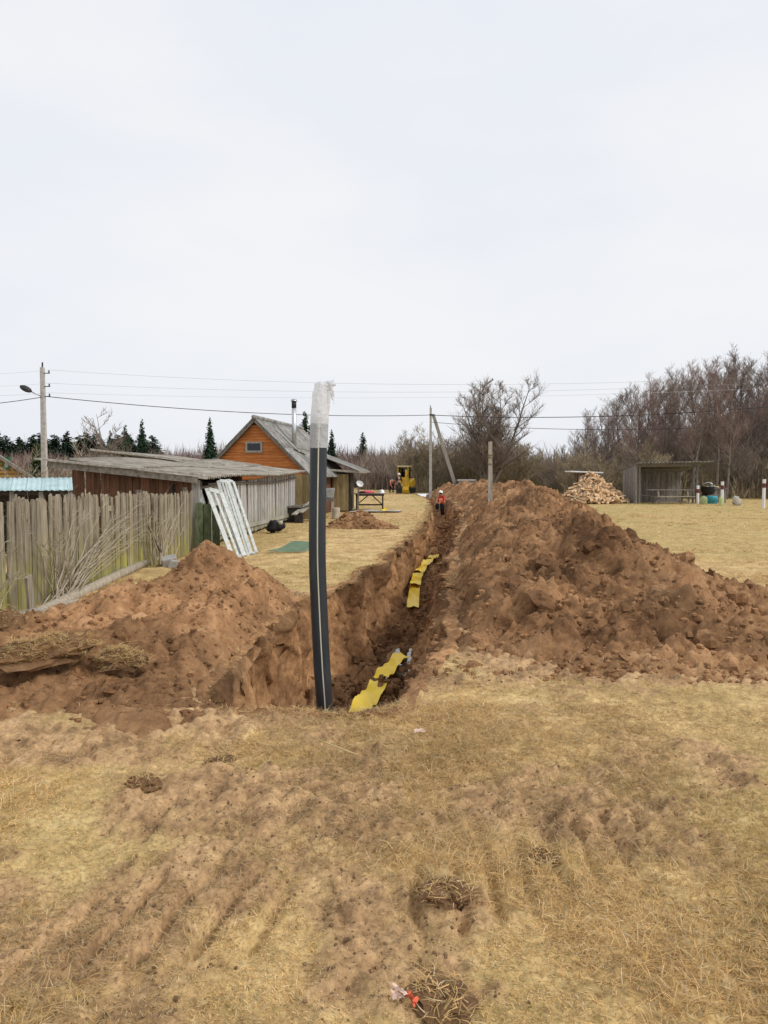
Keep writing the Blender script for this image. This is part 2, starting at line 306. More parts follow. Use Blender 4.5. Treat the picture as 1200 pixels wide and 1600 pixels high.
class MB:
    def __init__(s): s.V = []; s.F = []; s.M = []; s.mi = 0
    def add(s, vs, fs):
        b = len(s.V); s.V += [tuple(v) for v in vs]; s.F += [tuple(i + b for i in f) for f in fs]; s.M += [s.mi] * len(fs); return s
    def hexa(s, p): return s.add(p, [(0,3,2,1), (4,5,6,7), (0,1,5,4), (1,2,6,5), (2,3,7,6), (3,0,4,7)])
    def box(s, x0, x1, y0, y1, z0, z1):
        return s.hexa([(x0,y0,z0), (x1,y0,z0), (x1,y1,z0), (x0,y1,z0), (x0,y0,z1), (x1,y0,z1), (x1,y1,z1), (x0,y1,z1)])
    def beam(s, a, b, w, h, up=(0,0,1), w2=None, h2=None):
        a, b = Vector(a), Vector(b); d = (b - a).normalized(); u = Vector(up)
        if abs(d.dot(u)) > .98: u = Vector((0,1,0))
        r = d.cross(u).normalized(); u = r.cross(d)
        w2 = w2 or w; h2 = h2 or h; P = []
        for p, ww, hh in ((a, w, h), (b, w2, h2)):
            P += [p - r*ww/2 - u*hh/2, p + r*ww/2 - u*hh/2, p + r*ww/2 + u*hh/2, p - r*ww/2 + u*hh/2]
        return s.hexa(P)
    def tube(s, pts, rad, n=8, cap=True):
        pts = [Vector(p) for p in pts]; k = len(pts); rad = rad if isinstance(rad, (list, tuple)) else [rad] * k
        vs = []; fs = []; u = None
        for i, p in enumerate(pts):
            d = (pts[min(i+1, k-1)] - pts[max(i-1, 0)])
            d = d.normalized() if d.length > 1e-9 else Vector((0,0,1))
            if u is None:
                u = d.orthogonal().normalized()
            else:
                u = u - d * u.dot(d); u = u.normalized() if u.length > 1e-6 else d.orthogonal().normalized()
            w = d.cross(u)
            for j in range(n):
                a = 2 * math.pi * j / n; vs.append(p + (u * math.cos(a) + w * math.sin(a)) * rad[i])
        for i in range(k - 1):
            for j in range(n):
                fs.append((i*n + j, i*n + (j+1) % n, (i+1)*n + (j+1) % n, (i+1)*n + j))
        if cap:
            fs.append(tuple(range(n-1, -1, -1))); fs.append(tuple((k-1)*n + j for j in range(n)))
        return s.add(vs, fs)
    def lathe(s, prof, n=16, o=(0,0,0), sx=1, sy=1):
        vs = []; fs = []; k = len(prof)
        for r, z in prof:
            for j in range(n):
                a = 2*math.pi*j/n; vs.append((o[0] + r*sx*math.cos(a), o[1] + r*sy*math.sin(a), o[2] + z))
        for i in range(k-1):
            for j in range(n): fs.append((i*n+j, i*n+(j+1) % n, (i+1)*n+(j+1) % n, (i+1)*n+j))
        fs.append(tuple(range(n-1, -1, -1))); fs.append(tuple((k-1)*n+j for j in range(n)))
        return s.add(vs, fs)
    def ball(s, c, r, n=10, k=7, jit=0, sc=(1,1,1), rng=random):
        vs = [(c[0], c[1], c[2] - r*sc[2])]; fs = []
        for i in range(1, k):
            t = math.pi * i / k
            for j in range(n):
                a = 2*math.pi*j/n; q = r * (1 + jit * (rng.random() - .5))
                vs.append((c[0] + q*sc[0]*math.sin(t)*math.cos(a), c[1] + q*sc[1]*math.sin(t)*math.sin(a), c[2] - q*sc[2]*math.cos(t)))
        vs.append((c[0], c[1], c[2] + r*sc[2])); top = len(vs) - 1
        for j in range(n):
            fs.append((0, 1 + (j+1) % n, 1 + j)); fs.append((top, 1 + (k-2)*n + j, 1 + (k-2)*n + (j+1) % n))
        for i in range(k-2):
            for j in range(n): fs.append((1+i*n+j, 1+i*n+(j+1) % n, 1+(i+1)*n+(j+1) % n, 1+(i+1)*n+j))
        return s.add(vs, fs)
    def prism(s, poly, axis, a, b):
        """poly of 2-D points extruded along axis 0/1/2 from a to b"""
        def P(p, t): return {0: (t, p[0], p[1]), 1: (p[0], t, p[1]), 2: (p[0], p[1], t)}[axis]
        n = len(poly); vs = [P(p, a) for p in poly] + [P(p, b) for p in poly]
        return s.add(vs, [tuple(range(n-1, -1, -1)), tuple(range(n, 2*n))] + [(i, (i+1) % n, n + (i+1) % n, n + i) for i in range(n)])
    def mesh(s, name, m, smooth=False, off=(0,0,0), mats=None):
        me = bpy.data.meshes.new(name)
        me.from_pydata([(v[0]-off[0], v[1]-off[1], v[2]-off[2]) for v in s.V], [], s.F)
        for q in (mats or [m]): me.materials.append(MATS[q])
        if mats: me.polygons.foreach_set('material_index', np.array(s.M, dtype=np.int32))
        if smooth: me.polygons.foreach_set('use_smooth', np.ones(len(s.F), dtype=bool))
        me.update(); return me
    def build(s, name, m, parent=None, smooth=False, mats=None, loc=None):
        """vertices in world coordinates (or in loc's frame); parts take the parent's origin"""
        off = Vector(loc) if loc is not None else (WL[parent] if parent is not None else Vector((0,0,0)))
        me = s.mesh(name, m, smooth, off, mats)
        return linkmesh(name, me, parent, off)
def bevel(o, w=.01, seg=2):
    b = o.modifiers.new('bevel', 'BEVEL'); b.width = w; b.segments = seg; b.limit_method = 'ANGLE'; return o

# ================================================================== TERRAIN
def interp(pts, y):
    a = np.array(pts); return np.interp(y, a[:, 0], a[:, 1])
_l = [G(390,1120), G(335,1090)]
TL = [(4.86, -.92), (5.02, -1.16), (5.35, -1.27), (6.5, -1.22), (8.0, -1.18), (9.3, -1.10), (9.85, -1.02), (10.25, -.78), (10.7, -.58), (12.3, -.30), (13.4, -.05), (14.6, .04), (18.5, .62), (21, .95), (23.9, 1.28), (30, 1.75), (36.8, 2.22), (47, 2.95), (55, 3.0), (63, 2.75)]
TR = [(4.86, -.05), (5.3, .16), (6.1, .36), (7.0, .56), (8.5, .70), (11.7, 1.0), (15.7, 1.46), (21.1, 2.12), (26, 2.7), (31.2, 3.25), (38, 3.8), (47, 4.25), (55, 4.3), (63, 3.7)]
YN, YF = 4.86, 63.0
def trench_in(X, Y):
    """signed inside distance (approx.) to the trench outline"""
    wob = .10 * n2(X * 1.5 + 3, Y * 1.5, 5) * sstep(9, 10.5, Y) + .05 * n2(X * 2.6 + 3, Y * 2.6, 7) + .03 * n2(X * 6, Y * 6, 6)
    return np.minimum(np.minimum(X - interp(TL, Y), interp(TR, Y) - X), np.minimum(Y - YN, YF - Y)) + wob
def depthY(Y): return np.interp(Y, [4.8, 8, 16, 30, 47, 58, 63], [1.35, 1.3, 1.2, 1.1, 1.12, .9, .5])

HEAP_R = [(2.85,10.3,.98,1.42,3.3), (1.95,9.4,.66,1.2,2.3), (3.35,13.2,.97,1.45,3.0), (2.4,12.6,.76,1.35,2.6), (3.85,17.0,1.08,1.55,3.4), (2.95,16.4,.86,1.5,3.0), (4.35,20.6,1.33,1.9,3.6), (4.85,25.5,1.33,2.1,4.4), (5.4,31.5,1.31,2.0,5), (5.85,38.5,1.29,1.9,5.5), (6.1,46,1.28,1.7,5.5), (5.9,54,1.15,1.5,5.5), (5.3,61,.95,1.4,5),
          (3.5,8.7,.34,1.05,1.4), (1.75,7.7,.42,1.0,1.5), (2.6,7.3,.43,1.3,1.2), (4.15,8.7,.12,.75,.7), (4.15,17.6,1.22,.55,.7)]
HEAP_L = [(-2.06,8.95,.76,.85,1.45), (-2.35,8.0,.42,.95,1.1), (-2.62,7.3,.38,.9,1.15), (-2.9,6.45,.10,.8,.85), (-2.05,6.35,.27,1.0,1.1), (-1.72,7.5,.36,.62,1.5), (-2.5,5.75,.14,1.1,.8)]
HEAP_S = [(-.75,23.0,.50,.75,.75), (-.35,22.6,.30,.6,.5), (-1.15,22.7,.28,.5,.5)]
def heap_h(cones, X, Y, k=9.0, base=-.16):
    s = np.full_like(X, math.exp(k * base))
    for (x, y, h, rx, ry) in cones:
        r = np.sqrt(((X - x) / rx) ** 2 + ((Y - y) / ry) ** 2 + .012)
        s += np.exp(k * np.maximum(h * (1.1 - r * 1.05), base - 1.2))
    h = np.log(s) / k
    if cones is HEAP_R: h = np.minimum(h, -.17 + 1.0 * (X - interp(TR, Y)))        # the spoil stops at the trench edge
    if cones is HEAP_L: h = np.minimum(h, -.17 + 1.3 * np.maximum(interp(TL, Y) - X, 4.86 - Y))
    return h
def soil_detail(X, Y, amp, seed):
    big = fbm2(X, Y, .9, 3, seed) * .10
    bil = (np.abs(fbm2(X, Y, 2.6, 3, seed + 20)) - .32) * .125
    fine = (np.abs(fbm2(X, Y, 7.0, 3, seed + 40, .6)) - .35) * .062 + (np.abs(n2(X * 21, Y * 21, seed + 44)) - .3) * .045
    return amp * (big + bil + fine)
def hR(X, Y): return heap_h(HEAP_R, X, Y)
def hLf(X, Y): return heap_h(HEAP_L, X, Y)
def hSf(X, Y): return heap_h(HEAP_S, X, Y)

def band(X, Y, p, q, w):
    """distance along / mask of a track band from p to q"""
    p, q = np.array(p), np.array(q); d = q - p; L = np.hypot(*d); d = d / L
    u = (X - p[0]) * d[0] + (Y - p[1]) * d[1]; v = -(X - p[0]) * d[1] + (Y - p[1]) * d[0]
    m = sstep(-.15, .1, u) * sstep(L + .15, L - .1, u) * sstep(w/2 + .06, w/2 - .05, np.abs(v))
    return u, v, m
g2 = lambda px, py: G(px, py)[:2]
TRK = [(g2(-150, 1500), g2(440, 1405), .50, .20, .060), (g2(150, 1300), g2(470, 1235), .40, .22, .016), (g2(640, 1420), g2(1030, 1290), .44, .17, .030), (g2(690, 1310), g2(960, 1190), .34, .17, .012), (g2(430, 1560), g2(760, 1480), .40, .22, .010)]
MUD = [(g2(180, 1480), .75, .55, 1.0), (g2(320, 1390), .9, .5, .95), (g2(330, 1240), .75, .42, .85), (g2(130, 1540), .7, .35, .9), (g2(520, 1320), .7, .6, .55), (g2(880, 1290), .9, .55, .7), (g2(720, 1400), .55, .3, .62), (g2(640, 1240), .5, .4, .45), (g2(560, 1480), .6, .3, .40),
       (g2(130, 1120), 1.1, .5, .9), (g2(280, 1105), .9, .35, .8), (g2(780, 1075), 1.2, .55, .75), (g2(680, 1060), .5, .8, .85), (g2(960, 1190), .9, .6, .45), (g2(1010, 1330), .7, .4, .35), (g2(850, 1530), .55, .3, .25), (g2(20, 1400), .55, .4, .8), (g2(420, 1560), .6, .3, .4), (g2(940, 1500), .5, .25, .3)]
def mudmask(X, Y):
    s = np.zeros_like(X)
    for (c, rx, ry, a) in MUD:
        s = np.maximum(s, a * np.exp(-(((X - c[0]) / rx) ** 2 + ((Y - c[1]) / ry) ** 2)))
    for p, q, w, per, dep in TRK:
        u, v, m = band(X, Y, p, q, w * 1.3); s = np.maximum(s, m * .55)
    # trampled earth round the heaps and the trench edge
    for f in (hR, hLf):
        s = np.maximum(s, sstep(-.158, -.02, f(X, Y)) * .95)
    s = np.maximum(s, sstep(-.30, .0, trench_in(X, Y)) * np.where(X > interp(TR, Y) - .1, .8, .12) * sstep(4.9, 5.6, Y))
    n = .5 + .5 * fbm2(X, Y, 1.7, 6, 71, .68)
    return np.clip(sstep(.35, .80, s * .82 + (n - .5) * .62 + .12) , 0, 1) * sstep(60, 40, Y)
def ground_z(X, Y, mud=None, detail=True):
    z = .035 * fbm2(X, Y, .22, 2, 3) * sstep(1, 6, np.hypot(X, Y))
    z = z - .10 * sstep(-2.2, -3.4, X) * sstep(12.5, 15, Y) * sstep(24, 20, Y)
    if not detail: return z
    if mud is None: mud = mudmask(X, Y)
    near = sstep(40, 14, Y)
    lump = (np.abs(fbm2(X, Y, 3.6, 3, 81, .6)) - .35) * .042 + (np.abs(fbm2(X, Y, 11, 2, 88, .6)) - .3) * .034 + (np.abs(n2(X * 27, Y * 27, 90)) - .3) * .020
    flat = np.zeros_like(X)
    for p, q, w, per, dep in TRK[:1]: flat = np.maximum(flat, band(X, Y, p, q, w)[2])
    z = z + near * (lump * (.22 + .78 * mud) * (1 - .55 * flat) + .012 * fbm2(X, Y, 9, 2, 91) * (1 - mud))
    for p, q, w, per, dep in TRK:
        u, v, m = band(X, Y, p, q, w)
        u = u + .025 * n2(X * 3, Y * 3, 95) - v * .6
        bar = sstep(.62, .90, .5 + .5 * np.sin(u * 2 * math.pi / per))
        z = z + m * (-dep * bar - dep * .2 + dep * .22 * (1 - bar)) * (.75 + .5 * n2(X * 2.3, Y * 2.3, 97).clip(-.8, 1))
    return z

# ---- the ground: one sheet, finer near by, cut open along the trench
def axis(segs):
    out = []
    for a, b, n in segs: out.append(np.linspace(a, b, n, endpoint=False))
    return np.concatenate(out + [np.array([segs[-1][1]])])
rows = np.concatenate([np.linspace(-5.2, 1.2, 24, endpoint=False), 1.2 + np.cumsum(np.concatenate([np.full(160, .015), np.geomspace(.015, .045, 235), np.geomspace(.045, .5, 180), np.geomspace(.5, 60, 40)]))])
tcol = np.concatenate([-np.geomspace(90, .82, 22, endpoint=False), np.linspace(-.82, -.5, 70, endpoint=False), np.linspace(-.5, .56, 450, endpoint=False), np.linspace(.56, .82, 60, endpoint=False), np.geomspace(.82, 90, 22)])
tcol = np.sign(tcol) * np.minimum(np.abs(tcol), 40)
tcol = np.unique(tcol)
Yg, Tg = np.meshgrid(rows, tcol, indexing='ij')
Xg = Tg * (Yg + 5.6)
MUDG = mudmask(Xg, Yg)
Zg = ground_z(Xg, Yg, MUDG)
ins = trench_in(Xg, Yg) > -.035
GRN = np.clip(.12 + .6 * fbm2(Xg, Yg, .35, 4, 61), 0, 1) * .6
GRN = np.where((Xg > 2) & (Yg > 14), np.clip(GRN + .34, 0, 1), GRN)
nr, nc = Xg.shape
F = grid_faces(nr, nc)
keep = ~(ins.ravel()[F].any(1))
under = (hR(Xg, Yg) > .25) | (hLf(Xg, Yg) > .22)
keep &= ~(under.ravel()[F].all(1))
F = F[keep]
V = np.stack([Xg, Yg, Zg], -1).reshape(-1, 3)
used = np.unique(F); remap = np.zeros(len(V), dtype=np.int64); remap[used] = np.arange(len(used))
gm = npmesh('ground', V[used], remap[F], 'ground', True, np.stack([MUDG, GRN, np.zeros_like(GRN)], -1).reshape(-1, 3)[used], 'mask')
ground = linkmesh('ground', gm); tag(ground, 'trampled field of dry straw coloured grass and mud', kind='structure')

# ---- the trench: rings from the lip down to the floor
def dens(a, b):   # graded samples along Y
    out = [a]
    while out[-1] < b: out.append(out[-1] + max(.022, .0036 * out[-1]))
    out[-1] = b; return np.array(out)
yl = dens(YN, YF)
nearx = np.linspace(interp(TL, YN), interp(TR, YN), 40)[1:-1]
B = np.concatenate([np.stack([interp(TL, yl[::-1]), yl[::-1]], 1), np.stack([nearx, np.full_like(nearx, YN)], 1), np.stack([interp(TR, yl), yl], 1)])
side = np.concatenate([np.zeros(len(yl)), np.full(len(nearx), .5), np.ones(len(yl))])
wob = .10 * n2(B[:,0] * 1.5 + 3, B[:,1] * 1.5, 5) * sstep(9, 10.5, B[:,1]) + .05 * n2(B[:,0] * 2.6 + 3, B[:,1] * 2.6, 7) + .03 * n2(B[:,0] * 6, B[:,1] * 6, 6)
Cx = (interp(TL, B[:,1]) + interp(TR, B[:,1])) / 2; Cy = B[:,1].copy()
mk = side == .5; Cy[mk] = YN + .75; Cx[mk] = B[mk, 0] * .6 - .3 * .4
Cy = np.maximum(Cy, YN + .55); Cy = np.minimum(Cy, YF - .4)
C = np.stack([Cx, Cy], 1); D = C - B; Ln = np.linalg.norm(D, axis=1, keepdims=True) + 1e-6; Dn = D / Ln
NP = 62; t = np.linspace(0, 1, NP)
hp = np.interp(t, [0, .10, .16, .62, .70, 1], [-.16, -.02, .015, .12, .2, 1])          # steep side
hq = np.interp(t, [0, .10, .16, .62, .70, 1], [-.22, -.03, .03, .52, .62, 1])           # slumped side
vp = np.interp(t, [0, .08, .13, .18, .62, .70, 1], [.0, .0, -.015, -.06, -.93, -.99, -1.0])
hh = hp[None, :] * (1 - (side == 1)[:, None]) + hq[None, :] * (side == 1)[:, None]
dist = np.where(hh < 0, hh, hh * Ln)
X = B[:, 0:1] + Dn[:, 0:1] * (dist - wob[:, None] * (hh < .5)); Y = B[:, 1:2] + Dn[:, 1:2] * (dist - wob[:, None] * (hh < .5))
gz0 = ground_z(X, Y)
DY = depthY(Y)
lipm = np.clip(-vp * 6, 0, 1)[None, :]
Z = gz0 * (1 - lipm) + vp[None, :] * DY + np.where(t < .12, .010 * sstep(0, .06, t) - .03 * (t < .02), 0)[None, :]
# slumped soil on the floor
fl = np.clip((t - .62) / .1, 0, 1)[None, :]
Z = Z + fl * (.10 * fbm2(X, Y, 1.3, 3, 131) + (np.abs(fbm2(X, Y, 3.5, 3, 133)) - .35) * .19 + .10 * (side == 1)[:, None] * (1 - np.clip((t - .7) / .3, 0, 1))[None, :])
wl = (np.clip((t - .10) / .08, 0, 1) * 1.0)[None, :] * np.ones_like(X)
A = wl * np.where((side == 0)[:, None], 1.0, .9)
X3, Y3, Z3 = X.copy(), Y.copy(), Z.copy()
vert = 1.0 + 0 * X
X = X3 + A * (.12 * fbm3(X3, Y3, Z3 * .7, 2.4, 3, 201) + .030 * fbm3(X3, Y3, Z3, 11, 2, 207))
Y = Y3 + A * (.10 * fbm3(X3, Y3, Z3 * .7, 2.6, 3, 221) + .028 * fbm3(X3, Y3, Z3, 11, 2, 227))
Z = Z3 + A * (.085 * fbm3(X3, Y3, Z3, 3.6, 3, 241) + .03 * fbm3(X3, Y3, Z3, 14, 2, 247))
nB = len(B)
V = np.stack([X, Y, Z], -1).reshape(-1, 3)
# soil colour: dark turf layer on top, pale clay patches lower, wet floor near the middle
dz = -(Z3) / DY
top = sstep(.20, .05, dz) * (t > .1)[None, :]
clay = sstep(-.1, .4, fbm3(X3, Y3, Z3 * .6, 1.1, 3, 261)) * (1 - fl)
wet = fl * sstep(4.5, 1.2, np.abs(Y3 - 10.6)) * sstep(.1, .45, fl)
tint = np.ones(X.shape + (3,))
tint *= (1 - .45 * top)[..., None]
tint *= 1 + clay[..., None] * np.array([.42, .45, .42])
tint *= 1 - wet[..., None] * np.array([.30, .28, .24]) * np.clip(.5 + .9 * fbm2(X3, Y3, 1.5, 3, 271), 0, 1)[..., None]
tm = npmesh('trench', V, grid_faces(nB, NP)[:, ::-1], 'soil', True, tint.reshape(-1, 3))
trench = linkmesh('trench', tm); tag(trench, 'deep open trench with ragged clay walls', kind='structure')
TV = V.reshape(nB, NP, 3)[:, 43:, :].reshape(-1, 3)
def floor_z(x, y, r=.10, q=.9):
    d = (TV[:, 0] - x) ** 2 + (TV[:, 1] - y) ** 2; k = d < r * r
    return float(np.quantile(TV[k, 2], q)) if k.any() else float(TV[d.argmin(), 2])

# ---- soil heaps
def heap_mesh(name, cones, X, Y, seed, amp=1.0):
    h = heap_h(cones, X, Y)
    m = sstep(-.15, .12, h)
    z = h + soil_detail(X, Y, amp, seed) * (m + .12)
    Xd = X + m * amp * (.048 * fbm3(X, Y, z, 3.0, 2, seed + 60) + .022 * fbm3(X, Y, z, 10, 2, seed + 63))
    Yd = Y + m * amp * (.048 * fbm3(X, Y, z, 3.0, 2, seed + 66) + .022 * fbm3(X, Y, z, 10, 2, seed + 69))
    pale = sstep(.0, .6, fbm2(X, Y, .7, 4, seed + 80))
    moist = sstep(.1, .7, fbm2(X, Y, 1.1, 4, seed + 84))
    tint = np.ones(X.shape + (3,)) * (1 + .28 * pale - .40 * moist)[..., None]
    low = sstep(.25, -.05, h)[..., None]
    tint = tint * (1 + low * np.array([.04, .08, .10]))
    Vv = np.stack([Xd, Yd, z], -1).reshape(-1, 3)
    Ff = grid_faces(*X.shape); zz = h.ravel()
    Ff = Ff[(zz[Ff] > -.13).any(1)]
    us = np.unique(Ff); rm = np.zeros(len(Vv), dtype=np.int64); rm[us] = np.arange(len(us))
    return Vv[us], rm[Ff], tint.reshape(-1, 3)[us]
def heap(name, label, cones, X, Y, seed, amp, origin):
    v, f, c = heap_mesh(name, cones, X, Y, seed, amp)
    t_ = thing(name, label, 'soil heap', origin)
    me = npmesh('soil_mass', v - np.array(origin), f, 'soil', True, c)
    linkmesh('soil_mass', me, t_, origin)
    return t_
ys = dens(5.2, 66.5); ys = ys[::1]
cxr = np.interp(ys, [5, 9.7, 12.6, 16.4, 20.4, 25.5, 31.5, 38.5, 46, 54, 61, 67], [2.9, 2.95, 3.3, 3.9, 4.35, 4.85, 5.4, 5.85, 6.1, 5.9, 5.3, 5.0])
us_ = np.linspace(-1, 1, 200)
Yh, Uh = np.meshgrid(ys, us_, indexing='ij'); Xh = cxr[:, None] + Uh * 2.9
heap_r = heap('soil_heap', 'long high ridge of brown excavated soil piled along the trench, stretching to the excavator', HEAP_R, Xh, Yh, 301, 1.0, (3.4, 9.6, 0))
Yh, Xh = np.meshgrid(np.arange(4.3, 11.0, .025), np.arange(-4.6, -.9, .025), indexing='ij')
heap_l = heap('soil_heap', 'humped brown soil heap between the picket fence and the pit, with turf slabs on it', HEAP_L, Xh, Yh, 341, .72, (-2.3, 7.6, 0))
Yh, Xh = np.meshgrid(np.arange(21.8, 24.2, .035), np.arange(-2.0, .6, .035), indexing='ij')
heap_s = heap('soil_heap', 'small low pile of reddish brown soil on the grass in front of the wooden table', HEAP_S, Xh, Yh, 381, .6, (-.7, 22.9, 0))

# ---- clods on the heaps
def clod_mesh(seed, n=7, k=5):
    r = random.Random(seed); m = MB(); m.ball((0,0,0), 1.0, n, k, .55, (1, .8 + .3 * r.random(), .55 + .3 * r.random()), r); return m
def clod_arrays(seed):
    m = clod_mesh(seed, 5, 3); F3 = []
    for f in m.F:
        F3.append((f[0], f[1], f[2]));
        if len(f) == 4: F3.append((f[0], f[2], f[3]))
    return np.array(m.V), np.array(F3)
CL = [clod_arrays(900 + i) for i in range(8)]
def rotz(V, a): 
    c, s = np.cos(a), np.sin(a); o = V.copy(); o[:, 0] = V[:, 0]*c - V[:, 1]*s; o[:, 1] = V[:, 0]*s + V[:, 1]*c; return o
def scatter_clods(pts, sizes, parent, seed, tints):
    r = np.random.default_rng(seed); Vs = []; Fs = []; Cs = []; b = 0
    for p, s, tn in zip(pts, sizes, tints):
        v, f = CL[r.integers(8)]; v = rotz(v, r.random() * 6.28) * s
        if r.random() < .4: v = v[:, [2, 0, 1]]
        Vs.append(v + p); Fs.append(f + b); Cs.append(np.full((len(v), 3), tn) * (np.array([.72, .84, .96]) if parent is None else 1)); b += len(v)
    V = np.concatenate(Vs); org = np.array(WL[parent]) if parent is not None else np.zeros(3)
    me = npmesh('small_clods', V - org, np.concatenate(Fs), 'soil', False, np.concatenate(Cs))
    o = linkmesh('small_clods', me, parent, tuple(org)); o['kind'] = 'stuff'; return o
def heap_top(cones, seed, amp, x, y):
    x = np.atleast_1d(np.asarray(x, float)); y = np.atleast_1d(np.asarray(y, float))
    h = heap_h(cones, x, y); m = sstep(-.15, .12, h)
    return np.maximum(h + soil_detail(x, y, amp, seed) * (m + .12), ground_z(x, y, detail=False) - .01), h
def sample(cones, seed, amp, n, xr, yr, ypow, hmin, rseed, smin, smax):
    r = np.random.default_rng(rseed)
    x = r.uniform(*xr, n * 3); y = yr[0] + (yr[1] - yr[0]) * r.random(n * 3) ** ypow
    if cones is HEAP_R: x = x + np.interp(y, [5, 9.7, 12.6, 16.4, 20.4, 25.5, 31.5, 38.5, 46, 54, 61, 67], [2.9, 2.95, 3.3, 3.9, 4.35, 4.85, 5.4, 5.85, 6.1, 5.9, 5.3, 5.0])
    z, h = heap_top(cones, seed, amp, x, y)
    k = (h > hmin) & (trench_in(x, y) < -.02); x, y, z, h = x[k][:n], y[k][:n], z[k][:n], h[k][:n]
    s = smin * (smax / smin) ** (r.random(len(x)) ** 2.2) * np.maximum(1, y / 26)
    return np.stack([x, y, z + s * .05], 1), s, .72 + .55 * r.random(len(x))
p, s, tn = sample(HEAP_R, 301, 1.0, 11500, (-2.7, 2.7), (5.6, 50), 2.2, -.14, 1, .008, .052)
scatter_clods(p, s, heap_r, 1, tn)
p, s, tn = sample(HEAP_L, 341, .72, 6000, (-4.4, -1.0), (4.6, 10.6), 1, -.14, 2, .006, .034)
scatter_clods(p, s, heap_l, 2, tn)
p, s, tn = sample(HEAP_S, 381, .6, 700, (-1.9, .5), (21.9, 24.0), 1, -.1, 3, .02, .07)
scatter_clods(p, s, heap_s, 3, tn)
BIGC = []
for i in range(6):
    m = MB(); r_ = random.Random(50 + i); m.ball((0,0,0), 1, 9, 6, .42, (1, .75 + .3*r_.random(), .6 + .25*r_.random()), r_)
    me = m.mesh('clod', 'soil', False); a = me.color_attributes.new('col', 'FLOAT_COLOR', 'POINT')
    a.data.foreach_set('color', np.tile(np.array([.95, .95, .95, 1], dtype=np.float32) * (1 if i % 2 else .88), len(me.vertices))); BIGC.append(me)
def big_clods(parent, cones, seed, amp, n, xr, yr, yp, rs, s0, s1):
    p, s, tn = sample(cones, seed, amp, n, xr, yr, yp, -.12, rs, s0, s1); r = random.Random(rs)
    for q, z in zip(p, s):
        linkmesh('clod', BIGC[r.randrange(6)], parent, (q[0], q[1], q[2] - z * .15), (r.random()*.8, r.random()*.8, r.random()*6.28), (z, z, z))
big_clods(heap_r, HEAP_R, 301, 1.0, 110, (-2.6, 2.6), (5.8, 20), 1.6, 31, .05, .14)
big_clods(heap_r, HEAP_R, 301, 1.0, 9, (-1.6, 1.8), (6.6, 15), 1.2, 37, .14, .24)
big_clods(heap_l, HEAP_L, 341, .72, 60, (-4.3, -1.1), (4.8, 10.2), 1, 32, .04, .10)
big_clods(heap_s, HEAP_S, 381, .6, 16, (-1.7, .4), (22.1, 23.6), 1, 33, .06, .12)
# clods fallen to the trench floor
r = np.random.default_rng(5)
TW = V.reshape(nB, NP, 3)[side == 1][:, 8:, :].reshape(-1, 3)
kk = r.integers(0, len(TV), 4000); kw = r.integers(0, len(TW), 3400)
ps = np.concatenate([TV[kk], TW[kw]]); ps = ps[ps[:, 1] < 40]
ss = .014 * (6.5 ** (r.random(len(ps)) ** 2)) * np.maximum(1, ps[:, 1] / 18)
wt = np.where((np.abs(ps[:, 1] - 10.6) < 2.0) & (ps[:, 2] < -.75), .62, .95)
scatter_clods(ps, ss, trench, 6, wt * (.75 + .45 * r.random(len(ps))))

# crumbs of mud over the churned ground
r = np.random.default_rng(15); y = 1.8 + 5.5 * r.random(42000) ** 1.2; x = r.uniform(-.6, .62, 42000) * (y + 1.2); mm_ = mudmask(x, y)
k = (r.random(42000) < mm_ ** 1.5 * .32 + .012) & (trench_in(x, y) < -.05) & (hR(x, y) < -.1) & (hLf(x, y) < -.1); x, y, mm_ = x[k], y[k], mm_[k]
ss = .0034 * 3.4 ** (r.random(len(x)) ** 2.5)
o = scatter_clods(np.stack([x, y, ground_z(x, y, mm_) + ss * .1], 1), ss, None, 16, 1.0 + .5 * r.random(len(x))); o.name = 'mud_crumbs'; tag(o, 'crumbs of brown mud scattered over the churned ground', 'mud')
# ---- dry grass: one blade mesh for the whole field
def blades(P, L, Wd, col, elev, r):
    n = len(P); ph = r.random(n) * 2 * math.pi; d = np.stack([np.cos(ph), np.sin(ph)], 1)
    sd_ = np.stack([-d[:, 1], d[:, 0]], 1); c, s = np.cos(elev), np.sin(elev)
    p0 = P; k = L[:, None]
    bend = r.uniform(-.5, .5, n)[:, None]
    p1 = p0 + np.concatenate([d * (c[:, None] * .5) * k, (s[:, None] * .5) * k], 1)
    d2 = d + sd_ * bend; e2 = elev * r.uniform(-.2, .7, n)
    p2 = p1 + np.concatenate([d2 * (np.cos(e2)[:, None] * .5) * k, (np.sin(e2)[:, None] * .5) * k], 1)
    wv = np.concatenate([sd_ * Wd[:, None] * .5, (r.random((n, 1)) - .5) * Wd[:, None] * .6], 1)
    V = np.stack([p0 - wv, p0 + wv, p1 + wv * .8, p1 - wv * .8, p2], 1).reshape(-1, 3)
    b = np.arange(n)[:, None] * 5
    T = np.concatenate([b + np.array([[0, 1, 2]]), b + np.array([[0, 2, 3]]), b + np.array([[3, 2, 4]])], 1).reshape(-1, 3)
    return V, T, np.repeat(col, 5, axis=0)
def grasscol(n, r, green, mud=None):
    base = np.array([[.93,.645,.30], [.82,.55,.25], [.97,.77,.48], [.66,.45,.235], [.56,.435,.17]])
    w = r.random(n); idx = np.digitize(w, [.34, .60, .80, .92]); c = base[idx]
    gmix = np.clip(green, 0, 1)[:, None] * (r.random((n, 1)) < .55)
    c = c * (1 - gmix * .6) + np.array([[.34,.30,.085]]) * gmix * .6
    c = c * (.55 + .62 * r.random((n, 1)))
    if mud is not None: c = c * (1 - .30 * mud[:, None]) + np.array([[.26,.19,.12]]) * .30 * mud[:, None]
    return c
